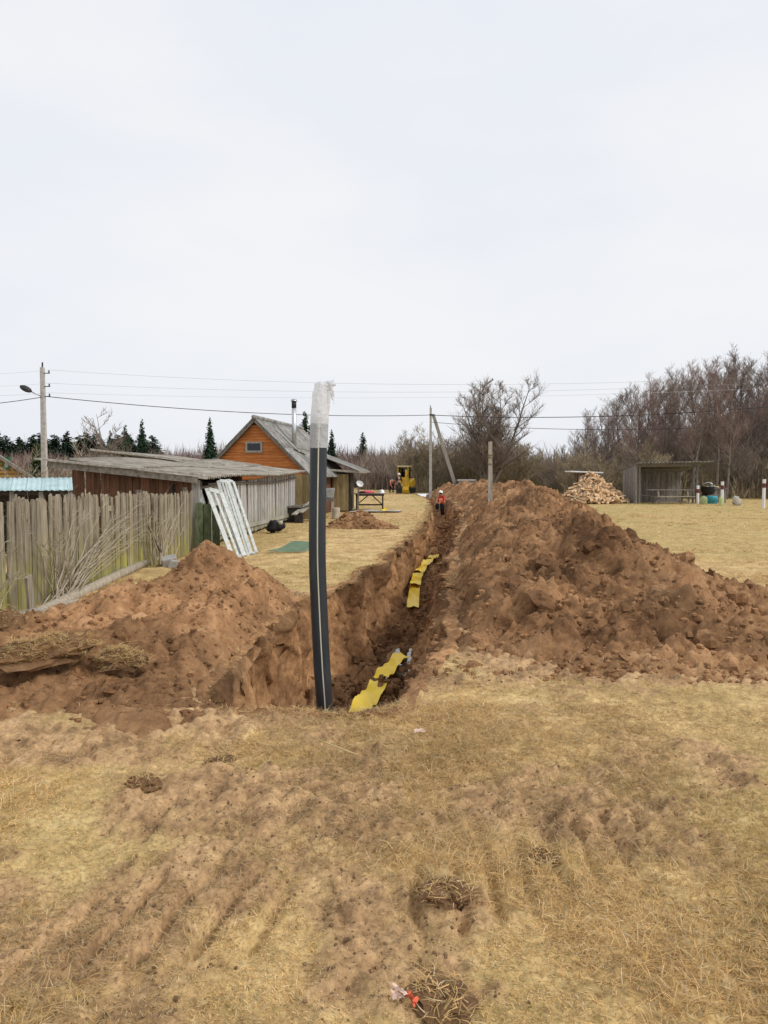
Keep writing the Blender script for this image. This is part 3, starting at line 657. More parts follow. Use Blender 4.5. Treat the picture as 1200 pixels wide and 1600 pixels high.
def field(n, ya, yb, tx0, tx1, seed, Lr, w0, dens_mud=.2, ypow=1.0):
    r = np.random.default_rng(seed)
    # tufts: cluster centres carry several blades
    m = n // 5
    y = ya + (yb - ya) * r.random(m) ** ypow; x = (tx0 + (tx1 - tx0) * r.random(m)) * (y + 1.2)
    mud = mudmask(x, y); keepp = r.random(m) < (1 - (1 - dens_mud) * mud)
    pt = .5 + .5 * fbm2(x, y, 1.1, 3, 77); keepp &= r.random(m) < .45 + .7 * pt
    keepp &= trench_in(x, y) < -.02
    keepp &= (hR(x, y) < -.06) & (hLf(x, y) < -.03) & (hSf(x, y) < -.05)
    x, y, mud = x[keepp], y[keepp], mud[keepp]
    k = 5; sp = .018 * np.maximum(1, y / 8)
    x = np.repeat(x, k) + r.normal(0, 1, len(x) * k) * np.repeat(sp, k); y = np.repeat(y, k) + r.normal(0, 1, len(y) * k) * np.repeat(sp, k); mud = np.repeat(mud, k)
    z = ground_z(x, y, mud) + .001
    n = len(x); lod = np.maximum(1, y / 7)
    tall = (.7 + .9 * np.clip(fbm2(x, y, .9, 3, 79), -.5, 1))
    L = (Lr[0] + (Lr[1] - Lr[0]) * r.random(n) ** 1.6) * tall * (1 - .45 * mud) * lod ** .45
    elev = np.abs(r.normal(.34, .30, n)) + .05
    gv = np.clip(.12 + .6 * fbm2(x, y, .35, 4, 61), 0, 1) * .7 + np.where((x > 2) & (y > 14), .42, 0)
    patch = (.98 + .16 * fbm2(x, y, .55, 3, 101))[:, None]
    return blades(np.stack([x, y, z], 1), L, w0 * lod * (.7 + .6 * r.random(n)), grasscol(n, r, gv, mud) * patch, elev, r)
parts = [field(330000, 1.5, 5.0, -.57, .59, 21, (.024, .100), .0024, .55),
         field(160000, 4.6, 11.5, -.60, .64, 22, (.03, .10), .0032, .40),
         field(90000, 10.5, 30, -.45, .68, 23, (.03, .075), .0042, .2, 1.3),
         field(40000, 26, 70, -.30, .68, 24, (.03, .07), .0046, .2, 1.2)]
# turf hanging over the trench lip
r = np.random.default_rng(28); k = np.where((B[:, 1] < 40) & (side < 1) & ~((side == 0) & (B[:, 1] > 5.0) & (B[:, 1] < 9.5)))[0]; k = r.choice(k, 9000)
x = B[k, 0] - Dn[k, 0] * (wob[k] + r.uniform(-.01, .16, len(k))) + r.normal(0, .01, len(k)); y = B[k, 1] - Dn[k, 1] * (wob[k] + r.uniform(-.01, .16, len(k)))
lod = np.maximum(1, y / 8)
parts.append(blades(np.stack([x, y, ground_z(x, y) - .002], 1), r.uniform(.03, .09, len(k)) * lod ** .4, .0038 * lod, grasscol(len(k), r, np.full(len(k), .3)) * .92, np.abs(r.normal(.1, .3, len(k))), r))
for cones, sd2, amp2, xr, yr, nn in ((HEAP_R, 301, 1.0, (-2.6, 2.0), (5.8, 18), 3000), (HEAP_L, 341, .72, (-4.2, -1.2), (4.8, 10), 1500)):
    p_, s_, _t = sample(cones, sd2, amp2, nn, xr, yr, 1.5, -.13, sd2 + 9, .01, .02); keep_ = (fbm2(p_[:, 0], p_[:, 1], 1.3, 2, 55) > .15) | (p_[:, 2] < .12); p_ = p_[keep_]
    parts.append(blades(p_ + np.array([0, 0, .01]), r.uniform(.03, .10, len(p_)), np.full(len(p_), .004), grasscol(len(p_), r, np.full(len(p_), .2)) * .8, np.abs(r.normal(.2, .4, len(p_))), r))
off = 0; Vs, Ts, Cs = [], [], []
for v, t_, c in parts: Vs.append(v); Ts.append(t_ + off); Cs.append(c); off += len(v)
gme = npmesh('dry_grass', np.concatenate(Vs), np.concatenate(Ts), 'grass_blade', True, np.concatenate(Cs))
grass = linkmesh('dry_grass', gme); tag(grass, 'short dry straw coloured grass covering the field', 'grass', kind='stuff')

# ================================================================== BUILDINGS AND FENCES
def gz(x, y): return float(ground_z(np.array([x]), np.array([y]), detail=False)[0])
# ---- picket fence
PK = []
for i in range(7):
    r_ = random.Random(70 + i); w = .105; h = 1.40
    top = [[(-w/2, h-.05), (-.02, h), (.02, h), (w/2, h-.055)], [(-w/2, h-.02), (w/2, h-.035)], [(-w/2, h-.09), (-.005, h), (w/2, h-.08)], [(-w/2, h-.03), (0, h-.005), (w/2, h-.05)]][i % 4]
    poly = [(-w/2, .02)] + [( -w/2 + r_.uniform(-.006, .006), z) for z in (.5, .95)] + top + [(w/2 + r_.uniform(-.006, .006), z) for z in (.95, .5)] + [(w/2, .0)]
    m = MB(); m.prism([(a, b) for a, b in poly][::-1], 1, -.011, .011); PK.append(m.mesh('picket', 'fence_wood'))
fence = thing('picket_fence', 'weathered mossy picket fence of upright boards running beside the soil heap', 'fence', (-4.32, 12, 0))
y = 4.6; r_ = random.Random(3); FX = lambda y: -4.36 + .008 * (y - 5) + .02 * math.sin(y * .9)
while y < 16.3:
    w = r_.uniform(.68, 1.08)
    linkmesh('picket', PK[r_.randrange(7)], fence, (FX(y) + r_.uniform(-.008, .008), y, gz(-4.3, y) - .03 + r_.uniform(-.03, .02)), (r_.gauss(0, .018), r_.gauss(0, .012), R(90) + r_.gauss(0, .06)), (w, 1, r_.uniform(.98, 1.015)))
    y += .105 * w + r_.choice([.002, .004, .006, .012, .026])
for z in (.42, 1.08):
    for a in range(4):
        y0 = 4.5 + a * 2.95; MB().beam((FX(y0) - .045, y0, z), (FX(y0 + 2.93) - .045, y0 + 2.93, z + r_.uniform(-.03, .03)), .04, .085).build('rail', 'fence_wood', fence)
for a in range(5):
    y0 = 4.6 + a * 2.9; MB().tube([(FX(y0) - .13, y0, -.2), (FX(y0) - .13, y0, 1.34)], [.065, .055], 8).build('post', 'old_wood', fence)

# ---- corrugated sheet helper: o origin, u along the waves, v across
def corrugated(o, u, v, pitch=.15, amp=.024, th=.012, sag=0.0, seed=0):
    o, u, v = Vector(o), Vector(u), Vector(v); n = u.cross(v).normalized()
    if n.z < 0: n = -n
    lv = v.length; nv = max(8, int(lv / pitch * 6)); nu = 4; m = MB(); vs = []; r2 = random.Random(seed)
    ph = r2.random() * 6
    for s_ in (0, 1):
        for i in range(nu + 1):
            for j in range(nv + 1):
                p = o + u * (i / nu) + v * (j / nv) + n * (amp * math.sin(2 * math.pi * j / nv * lv / pitch + ph) - s_ * th - sag * math.sin(math.pi * i / nu))
                vs.append(p)
    k = (nu + 1) * (nv + 1); fs = []
    for i in range(nu):
        for j in range(nv):
            a = i * (nv + 1) + j; fs.append((a, a + 1, a + nv + 2, a + nv + 1)); fs.append((k + a, k + a + nv + 1, k + a + nv + 2, k + a + 1))
    for i in range(nu):
        a = i * (nv + 1); b = a + nv; fs.append((a, a + nv + 1, k + a + nv + 1, k + a)); fs.append((b, k + b, k + b + nv + 1, b + nv + 1))
    for j in range(nv):
        a = j; b = nu * (nv + 1) + j; fs.append((a, k + a, k + a + 1, a + 1)); fs.append((b, b + 1, k + b + 1, k + b))
    return m.add(vs, fs)

# ---- long low shed behind the fence
shed = thing('shed', 'long low grey board shed with a sagging corrugated roof, next to the picket fence', 'shed', (-5.4, 20, 0))
SA, SB = Vector((-4.22, 16.45, 0)), Vector((-3.18, 26.2, 0)); sdv = (SB - SA).normalized(); sn = Vector((sdv.y, -sdv.x, 0)); slen = (SB - SA).length
BD = []
for i in range(6):
    r2 = random.Random(140 + i); m = MB(); w = .125
    m.prism([(-w/2, .06 + r2.random()*.05), (-w/2 + r2.uniform(-.006, .006), .8), (-w/2, 1.60), (w/2, 1.60), (w/2 + r2.uniform(-.006, .006), .8), (w/2, .05 + r2.random()*.06)], 1, -.011, .011); BD.append(m.mesh('board', 'shed_wood'))
s_ = 0.9; r_ = random.Random(9); ang = math.atan2(sdv.y, sdv.x)
while s_ < slen:
    w = r_.uniform(.75, 1.25); p = SA + sdv * s_; hz = 1.46 + .20 * s_ / slen
    linkmesh('board', BD[r_.randrange(6)], shed, p + sn * r_.uniform(-.006, .01) + Vector((0, 0, gz(p.x, p.y))), (r_.gauss(0, .008), r_.gauss(0, .010), ang + r_.gauss(0, .03)), (w, 1, hz / 1.6))
    s_ += .125 * w + r_.choice([.003, .006, .012])
# open bay with a dark inside, broad end post
MB().beam(SA + Vector((0, 0, -.1)), SA + Vector((.02, 0, 1.5)), .17, .09).build('corner_board', 'shed_wood', shed)
MB().beam(SA + sdv * .22 + Vector((0, 0, -.1)), SA + sdv * .22 + Vector((0, 0, 1.48)), .14, .05, (0,1,0)).build('corner_board', 'old_wood', shed)
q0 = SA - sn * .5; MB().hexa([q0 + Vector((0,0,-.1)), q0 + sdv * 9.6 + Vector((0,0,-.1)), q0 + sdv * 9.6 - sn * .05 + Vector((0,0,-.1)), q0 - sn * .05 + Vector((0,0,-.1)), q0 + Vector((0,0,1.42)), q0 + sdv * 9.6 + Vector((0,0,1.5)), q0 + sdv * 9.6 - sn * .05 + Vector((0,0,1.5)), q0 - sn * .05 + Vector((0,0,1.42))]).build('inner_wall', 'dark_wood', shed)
pts = [SA + sdv * (slen * k / 8) + sn * .05 + Vector((0, 0, 1.30 + .20 * k / 8 + .05 * math.sin(k * .8 + .3))) for k in range(9)]
MB().tube(pts, [.03, .034, .03, .032, .028, .03, .026, .026, .02], 7).build('pole_rail', 'old_wood', shed, True)
MB().beam(SA + sdv * 1.3 + sn * .04 + Vector((0, 0, .20)), SB + sn * .04 + Vector((0, 0, .24)), .04, .11).build('base_board', 'shed_wood', shed)
# near end wall (brown boards) and its fascia
EL = Vector((-7.15, 16.9, 0)); ev = (EL - SA); en = ev.length; evn = ev.normalized()
BW = []
for i in range(4):
    m = MB(); m.box(-.09, .09, -.012, .012, 0, 1.0); BW.append(m.mesh('end_board', 'brown_wood'))
s_ = .1; aE = math.atan2(evn.y, evn.x)
while s_ < en:
    w = r_.uniform(.75, 1.2); hz = 1.44 + .36 * s_ / en; p = SA + evn * s_ + Vector((0, .05, 0))
    linkmesh('end_board', BW[r_.randrange(4)], shed, p + Vector((0, r_.uniform(-.01, .01), 0)), (0, r_.gauss(0, .006), aE), (w, 1, hz)); s_ += .18 * w + .006
MB().beam(SA + Vector((.12, -.25, 1.50)), EL + Vector((-.45, -.25, 1.86)), .03, .14).build('fascia_board', 'grey_plank', shed)
MB().beam(SA + Vector((.28, -.34, 1.61)), EL + Vector((-.65, -.34, 1.975)), .16, .045).build('edge_board', 'grey_plank', shed)
# roof: two ranks of corrugated sheets, edge ragged
def roofz(s): return 1.60 + .17 * s / slen + .035 * math.sin(s * .75)
s_ = -.15; i = 0
while s_ < slen + .1:
    w = min(1.13, slen + .25 - s_)
    a = SA + sdv * s_ + sn * .34; up = -sn * 1.75
    corrugated(a + Vector((0, 0, roofz(s_) - .05)), up + Vector((0, 0, .20)), sdv * w + Vector((0, 0, roofz(s_ + w) - roofz(s_))), seed=i, sag=.01).build('roof_sheet', 'slate_moss', shed, True)
    corrugated(a - sn * 1.62 + Vector((0, 0, roofz(s_) + .165)), up * .93 + Vector((0, 0, .22)), sdv * w + Vector((0, 0, roofz(s_ + w) - roofz(s_))), seed=i + 30, sag=.01).build('roof_sheet', 'slate_moss', shed, True)
    s_ += 1.08; i += 1
for k in range(24):   # split shingle ends along the eave
    s_ = .3 + k * .41; p = SA + sdv * s_ + sn * .33 + Vector((0, 0, roofz(s_) - .085)); MB().beam(p, p - sn * .5 + Vector((0, 0, .06)), .09, .03).build('lath', 'old_wood', shed)
# raised back roof
back = thing('shed', 'second low shed with a pale board gable, behind the long grey shed', 'shed', (-7, 24, 0))
b0, b1 = At(150, 704, 21.5), At(222, 719, 21.5)
A0, A1 = Vector(b0), Vector((-5.9, 21.4, 2.03))
MB().beam(A0 + Vector((-.15, 0, .03)), A1 + Vector((1.3, 0, -.12)), .10, .05).build('edge_board', 'grey_plank', back)
MB().beam(A0 + Vector((.1, .05, -.17)), A1 + Vector((.0, .05, -.17)), .04, .15).build('fascia_board', 'grey_plank', back)
for k in range(5):
    w = 1.12; o = A0 + Vector((.1 * k * 1.1, 1.1 * k, 0)); corrugated(o, Vector((2.3, 0, -.31)), Vector((.1, w, .0)), seed=60 + k).build('roof_sheet', 'slate_moss', back, True)
    o = o + Vector((2.2, 0, -.315)); corrugated(o, Vector((2.0, .1, -.26)), Vector((.1, w, .0)), seed=70 + k).build('roof_sheet', 'slate_moss', back, True)
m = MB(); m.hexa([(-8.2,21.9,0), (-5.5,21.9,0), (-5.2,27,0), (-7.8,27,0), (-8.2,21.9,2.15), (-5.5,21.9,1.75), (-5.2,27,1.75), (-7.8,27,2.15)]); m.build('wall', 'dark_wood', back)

# ---- orange house with a gable
HX, HY, HA = -5.02, 29.0, R(-9)     # gable centre and heading
Mh = Matrix.Translation((HX, HY, 0)) @ Matrix.Rotation(HA, 4, 'Z')
def H(x, y, z): return tuple(Mh @ Vector((x, y, z)))
house = thing('house', 'small orange plank house with a steep grey slate roof and a metal chimney', 'house', (HX, HY, 0))
HW, HP, HL = 1.98, 3.80, 6.6      # half width at eave, peak height, length
def hz_at(x): return HP - .985 * abs(x)        # roof underside
z = .05; bh = .118
while z < HP - .12:
    hw = min(HW, (HP - .07 - (z + bh)) / .985)
    hw2 = min(HW, (HP - .07 - z) / .985)
    if hw > .05:
        m = MB(); a = [(-hw2, 0, z), (hw2, 0, z), (hw2, .03, z), (-hw2, .03, z), (-hw, .012, z + bh - .008), (hw, .012, z + bh - .008), (hw, .03, z + bh - .008), (-hw, .03, z + bh - .008)]
        m.hexa([H(p[0], p[1] - .03, p[2]) for p in a]); m.build('siding_board', 'orange_siding', house)
    z += bh
m = MB(); m.hexa([H(-HW,.03,0), H(HW,.03,0), H(HW,HL,0), H(-HW,HL,0), H(-HW,.03,1.82), H(HW,.03,1.82), H(HW,HL,1.82), H(-HW,HL,1.82)]); m.build('wall', 'brown_wood', house)
m = MB(); vs = [H(-HW,.0,1.82), H(HW,.0,1.82), H(0,.0,HP-.1), H(-HW,HL,1.82), H(HW,HL,1.82), H(0,HL,HP-.1)]; m.add(vs, [(0,1,2), (5,4,3), (0,2,5,3), (1,4,5,2)]); m.build('gable_core', 'brown_wood', house)
for sx in (-1, 1):   # corner boards and barge boards
    MB().hexa([H(sx*HW-.09,-.05,0), H(sx*HW+.06,-.05,0), H(sx*HW+.06,.1,0), H(sx*HW-.09,.1,0), H(sx*HW-.09,-.05,1.86), H(sx*HW+.06,-.05,1.86), H(sx*HW+.06,.1,1.86), H(sx*HW-.09,.1,1.86)]).build('corner_board', 'orange_siding', house)
    MB().beam(H(0, -.22, HP - .03), H(sx * (HW + .32), -.22, HP - .03 - .985 * (HW + .32)), .03, .12).build('barge_board', 'old_wood', house)
    for q in range(2):
        n_sh = 6; L1 = (HW + .36) / 2 * 1.02
        for k in range(n_sh):
            y0 = -.28 + k * (HL + .5) / n_sh; wv = (HL + .5) / n_sh + .04
            x0 = sx * (HW + .36) * (1 - q * .5); x1 = sx * (HW + .36) * (.5 - q * .5) * .97
            zz = lambda x, e=0: HP + .045 + q * .02 - .985 * abs(x)
            a = Vector(H(x0, y0, zz(x0))); b = Vector(H(x1, y0, zz(x1))); c = Vector(H(x0, y0 + wv, zz(x0)))
            corrugated(a, b - a, c - a, seed=100 + k + q * 7 + (sx > 0) * 20, amp=.02).build('roof_sheet', 'slate', house, True)
MB().tube([H(0, -.3, HP + .07), H(0, HL + .25, HP + .07)], .09, 8).build('ridge_cap', 'slate', house, True)
wx0, wx1, wz0, wz1 = -.42, .27, 2.50, 2.93
win = MB(); 
for a in ((wx0, wx1, wz0, wz0 + .08), (wx0, wx1, wz1 - .07, wz1), (wx0, wx0 + .075, wz0 + .08, wz1 - .07), (wx1 - .075, wx1, wz0 + .08, wz1 - .07)):
    win.hexa([H(a[0],-.07,a[2]), H(a[1],-.07,a[2]), H(a[1],-.02,a[2]), H(a[0],-.02,a[2]), H(a[0],-.07,a[3]), H(a[1],-.07,a[3]), H(a[1],-.02,a[3]), H(a[0],-.02,a[3])])
wn = win.build('window', 'grey_plank', house)
m = MB(); m.hexa([H(wx0+.06,-.045,wz0+.06), H(wx1-.06,-.045,wz0+.06), H(wx1-.06,-.034,wz0+.06), H(wx0+.06,-.034,wz0+.06), H(wx0+.06,-.045,wz1-.05), H(wx1-.06,-.045,wz1-.05), H(wx1-.06,-.034,wz1-.05), H(wx0+.06,-.034,wz1-.05)]); m.build('pane', 'glass_dark', wn)
# chimney and roof board
cx, cy = 1.0, 1.9; cb = H(cx, cy, 0)
ch = MB().tube([(cb[0], cb[1], 2.6), (cb[0], cb[1], 4.42)], .095, 12).build('chimney', 'steel', house, True)
MB().tube([(cb[0], cb[1], 4.40), (cb[0], cb[1], 4.66)], .10, 12).build('flue_end', 'black_metal', ch, True)
MB().lathe([(.135, 0), (.135, .02), (.10, .09), (.02, .10)], 12, (cb[0], cb[1], 4.67)).build('cap', 'steel', ch, True)
MB().beam(H(.42, 1.15, HP + .13 - .985*.42), H(1.38, 1.35, HP + .13 - .985*1.38), .11, .04, (0,0,1)).build('roof_board', 'white_paint', house)
MB().beam(H(1.25, 1.0, HP + .13 - .985*1.25), H(1.45, 2.0, HP + .12 - .985*1.45), .10, .04, (0,0,1)).build('roof_board', 'grey_plank', house)
# ---- lean-to at its right side
lean = thing('lean_to', 'lean-to with grey slate roof and olive board door at the side of the orange house', 'lean-to', (-2.2, 34, 0))
for k in range(4):
    y0 = 32.6 + k * 1.05
    corrugated((-1.10 + k*.09, y0, 1.80 + (k == 3) * .02), (-2.1, 0, .82), (.09, 1.08, 0), seed=200 + k).build('roof_sheet', 'slate', lean, True)
MB().beam((-2.55, 33.05, 0), (-2.55, 33.05, 1.75), .32, .05, (0,1,0)).build('wall_panel', 'white_wall', lean)
MB().beam((-2.30, 33.02, 0), (-2.30, 33.02, 1.74), .07, .08, (0,1,0)).build('post', 'brown_wood', lean)
dr = None
for k in range(5):
    o = MB().beam((-2.20 + k * .135, 33.0 - .004 * (k % 2), .03), (-2.20 + k * .135 + .005, 33.0, 1.66), .13, .03, (0,1,0)).build('door_board', 'olive_wood', lean)
MB().box(-3.1, -1.5, 33.12, 36.6, 0, 1.72).build('wall', 'dark_wood', lean)
MB().beam((-1.18, 33.3, 0), (-1.14, 33.3, 1.80), .07, .07).build('post', 'old_wood', lean)
MB().beam((-2.6, 32.7, 1.86), (-.75, 32.7, 1.74), .05, .09).build('eave_board', 'grey_plank', lean)
MB().beam((-1.3, 32.9, 1.78), (-.62, 33.0, 1.76), .10, .03).build('eave_board', 'white_paint', lean)
# ---- olive board screen between shed and house
scr = thing('board_screen', 'olive brown upright board screen joining the shed to the orange house', 'screen', (-3.0, 27, 0))
for k in range(7):
    x = -3.42 + k * .125; MB().beam((x, 27.0 + .006 * (k % 2), .0), (x + random.uniform(-.006, .006), 27.0, 1.64 + random.uniform(-.03, .02)), .118, .024, (0,1,0)).build('board', 'olive_wood', scr)
MB().beam((-3.5, 27.05, 1.2), (-2.6, 27.05, 1.2), .04, .08).build('rail', 'olive_wood', scr)
MB().beam((-3.5, 27.05, .4), (-2.6, 27.05, .4), .04, .08).build('rail', 'olive_wood', scr)

# ---- pale blue roofed woodshed and yellow log house beyond the fence
bl = thing('woodshed', 'low open woodshed with a pale blue metal roof just behind the picket fence', 'shed', (-7, 14, 0))
c0, c1 = At(-70, 747, 15.2), At(112, 746, 15.2); d0, d1 = At(-80, 767, 13.6), At(112, 766, 13.6)
for k in range(8):
    f0, f1 = k / 8, (k + 1) / 8 + .01
    a = Vector(d0).lerp(Vector(d1), f0); b = Vector(d0).lerp(Vector(d1), f1); c = Vector(c0).lerp(Vector(c1), f0)
    corrugated(a, c - a, b - a, pitch=.11, amp=.008, th=.004, seed=300 + k).build('roof_sheet', 'blue_metal', bl, True)
for k in range(5):
    p = Vector(d0).lerp(Vector(d1), .02 + k * .24) + Vector((0, .08, 0)); MB().beam((p.x, p.y, 0), (p.x, p.y, p.z - .03), .08, .08).build('post', 'old_wood', bl)
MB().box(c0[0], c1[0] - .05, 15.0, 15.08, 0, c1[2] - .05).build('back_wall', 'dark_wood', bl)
MB().beam((d0[0], 13.68, d0[2] - .05), (d1[0], 13.68, d1[2] - .05), .06, .07).build('beam', 'dark_wood', bl)
yh = thing('log_house', 'yellow log house gable with a green framed window, beyond the blue roof', 'house', (-22.5, 38, 0))
YB = 38.0; a = At(52, 742, YB); pk = At(-62, 668, YB); wr = At(44, 742, YB)[0]; cxh = pk[0]; hwid = wr - cxh
z = 0
while z < 4.2:
    zt = z + .21; lim = (pk[2] - .1 - zt) / ((pk[2] - a[2]) / (a[0] - cxh)); hw = min(hwid, lim)
    if hw > .2: MB().tube([(cxh - hw, YB, z + .105), (cxh + hw, YB, z + .105)], .112, 8).build('log', 'yellow_log', yh, True)
    z = zt
MB().hexa([(cxh-hwid,YB+.02,0), (cxh+hwid,YB+.02,0), (cxh+hwid-3.6,YB+5.2,0), (cxh-hwid-3.6,YB+5.2,0), (cxh-hwid,YB+.02,1.8), (cxh+hwid,YB+.02,1.8), (cxh+hwid-3.6,YB+5.2,1.8), (cxh-hwid-3.6,YB+5.2,1.8)]).build('wall', 'yellow_log', yh)
for sx in (-1, 1):
    e0 = Vector((cxh, YB - .5, pk[2])); e1 = Vector((cxh + sx * (a[0] - cxh) * 1.08, YB - .5, pk[2] + (a[2] - pk[2]) * 1.08))
    for k in range(4): corrugated(e1 + Vector((-.98, 1.4, 0)) * k + Vector((0, 0, .05)), e0 - e1, Vector((-1.0, 1.43, 0)), seed=330 + k).build('roof_sheet', 'slate', yh, True)
    MB().beam(e0 + Vector((0, 0, -.06)), e1 + Vector((0, 0, -.06)), .04, .16).build('barge_board', 'old_wood', yh)
w0, w1 = At(4, 714, YB - .13), At(16, 733, YB - .13); fr = MB(); t_ = .09
for b in ((w0[0], w1[0], w1[2], w1[2] + t_), (w0[0], w1[0], w0[2] - t_, w0[2]), (w0[0], w0[0] + t_, w1[2] + t_, w0[2] - t_), (w1[0] - t_, w1[0], w1[2] + t_, w0[2] - t_)): fr.box(b[0], b[1], YB - .16, YB - .05, b[2], b[3])
wn = fr.build('window', 'green_paint', yh)
MB().box(w0[0] + .08, w1[0] - .08, YB - .12, YB - .10, w1[2] + .08, w0[2] - .08).build('pane', 'curtain_pane', wn)

# ---- bus shelter like open shed on the right
SY = 42.0
sh = thing('shelter', 'open grey plank shelter with corrugated roof and bench beside the firewood heap', 'shelter', (14.6 + 1.4, SY, 0))
sx0, sx1 = At(993, 787, SY)[0], At(1088, 787, SY)[0]; sd_ = 2.3
for k in range(30):
    x = sx0 + .06 + k * (sx1 - sx0 - .1) / 29; MB().beam((x, SY + sd_, .0), (x, SY + sd_, 1.90), .118, .03, (0,1,0)).build('back_board', 'shelter_wood', sh)
for k in range(17):
    y = SY + .1 + k * .135; MB().beam((sx0, y, 0), (sx0, y, 2.20 - .018 * k), .125, .025, (1,0,0)).build('side_board', 'shelter_wood', sh)
for x in (sx0 + .02, At(1012, 0, SY)[0], At(1099, 0, SY)[0], sx1): MB().tube([(x, SY, 0), (x, SY, 2.18)], .07 if x < sx1 + .05 else .06, 8).build('post', 'shelter_wood', sh)
MB().beam((sx0 - .1, SY + .02, 2.17), (sx1 + .2, SY + .02, 2.20), .08, .16).build('roof_beam', 'shelter_wood', sh)
MB().beam((sx0, SY + sd_, 1.86), (sx1 + .1, SY + sd_, 1.88), .06, .10).build('roof_beam', 'shelter_wood', sh)
for k in range(5):
    x = sx0 - .05 + k * .84; corrugated((x, SY - .65, 2.33 + .015 * k), (.0, sd_ + 1.1, -.42), (.88, 0, .015), seed=400, pitch=.21, amp=.042).build('roof_sheet', 'slate', sh, True)
bb = MB(); bb.beam((sx0 + .05, SY + .35, .46), (At(1032, 0, SY)[0], SY + .35, .46), .3, .04); bb.build('bench_board', 'shelter_wood', sh)
for x in (At(1060, 0, 44)[0], At(1066, 0, 44)[0], At(1078, 0, 44)[0]): MB().beam((x, SY + 2.0, .95), (x - .02, SY + 2.0, 1.7), .06, .05).build('hung_stick', 'weathered_post', sh)
pt = thing('picnic_table', 'weathered plank table with bench standing in front of the shelter', 'table', (15.9, 41.2, 0))
tx0, tx1 = At(1026, 0, 41.2)[0], At(1096, 0, 41.2)[0]
for k in range(4): MB().beam((tx0, 40.9 + k * .17, .80), (tx1, 40.9 + k * .17, .80), .15, .045).build('top_board', 'shelter_wood', pt)
for yy in (40.45,): 
    for k in range(2): MB().beam((tx0 + .3, yy + k * .16, .44), (tx1 - .1, yy + k * .16, .44), .14, .045).build('seat_board', 'weathered_post', pt)
for x in (tx0 + .45, tx1 - .35):
    for dy in (-.55, .55): MB().beam((x, 41.15 + dy, 0), (x, 41.15 + dy * .45, .78), .09, .06).build('leg', 'shelter_wood', pt)
    MB().beam((x, 40.35, .40), (x, 41.9, .40), .05, .09).build('crossbar', 'shelter_wood', pt)
MB().beam((tx0 + .4, 41.0, .15), (tx1 - .3, 41.0, .15), .04, .1).build('stretcher', 'shelter_wood', pt)
# ---- marker posts
def marker(px, py, h, label, lean=0):
    p = G(px, py); t_ = thing('marker_post', label, 'post', p, 'white marker posts with maroon bands')
    MB().prism([(-.07, -.03), (.0, -.055), (.07, -.03), (.07, .03), (0, .055), (-.07, .03)], 2, -.1, h).build('post', 'post_white', t_, loc=(0,0,0)).location = (0,0,0)
    MB().prism([(-.074, -.034), (.0, -.059), (.074, -.034), (.074, .034), (0, .059), (-.074, .034)], 2, h - .42, h - .2).build('band', 'post_maroon', t_, loc=(0,0,0)).location = (0,0,0)
marker(1090, 788, 1.05, 'white marker post with maroon band at the picnic table end')
marker(1128, 790, 1.28, 'white marker post with maroon band behind the lime green canister')
marker(1193, 794, 1.42, 'tallest white marker post with maroon band, alone on the lawn edge')
# ---- things beside the shelter
def canister(px, py, m_, label, w, h, name='canister'):
    p = G(px, py); o = MB(); o.lathe([(w*.46, 0), (w*.5, .04), (w*.5, h*.72), (w*.38, h*.88), (w*.16, h*.93), (w*.15, h)], 14, p, 1, .7)
    tag(o.build(name, m_, None, True, loc=p), label, 'canister')
canister(1099, 789, 'lime_plastic', 'pale lime plastic canister on the grass beside the teal barrel', .42, .5)
canister(1127, 790, 'lime_plastic', 'pale lime plastic canister at the foot of the marker post', .26, .52)
p = G(1111, 788); tag(MB().lathe([(.30, 0), (.33, .05), (.32, .2), (.345, .22), (.34, .42), (.30, .46), (.28, .47)], 18, p).build('barrel', 'teal_plastic', None, True, loc=p), 'squat teal plastic barrel on the grass by the shelter', 'barrel')
p = (At(1106, 770, 42.8)[0], 42.8, 0); t_ = thing('cauldron', 'black round cauldron on legs behind the teal barrel', 'cauldron', p)
MB().lathe([(.05, .45), (.30, .52), (.40, .72), (.38, .92), (.41, .95), (.38, .96), (.34, .80)], 18, p).build('bowl', 'black_metal', t_, True)
MB().tube([(p[0] - .36, p[1], .93), (p[0] - .25, p[1], 1.12), (p[0], p[1], 1.2), (p[0] + .25, p[1], 1.12), (p[0] + .36, p[1], .93)], .03, 6).build('handle', 'steel', t_, True)
for k in range(3): MB().tube([(p[0] + .3 * math.cos(k * 2.1), p[1] + .3 * math.sin(k * 2.1), 0), (p[0] + .22 * math.cos(k * 2.1), p[1] + .22 * math.sin(k * 2.1), .6)], .025, 6).build('leg', 'black_metal', t_)
bx0, bx1 = At(1118, 0, 43)[0], At(1147, 0, 43)[0]; t_ = thing('plank_box', 'low grey plank box with a flat top beside the cauldron', 'box', ((bx0 + bx1) / 2, 43, 0))
for k in range(8): x = bx0 + .06 + k * (bx1 - bx0 - .12) / 7; MB().beam((x, 42.6, 0), (x, 42.6, .82), .12, .03, (0,1,0)).build('board', 'shelter_wood', t_)
MB().box(bx0, bx1, 42.62, 43.4, 0, .81).build('core', 'dark_wood', t_); MB().box(bx0 - .06, bx1 + .08, 42.5, 43.5, .822, .87).build('lid', 'shelter_wood', t_)
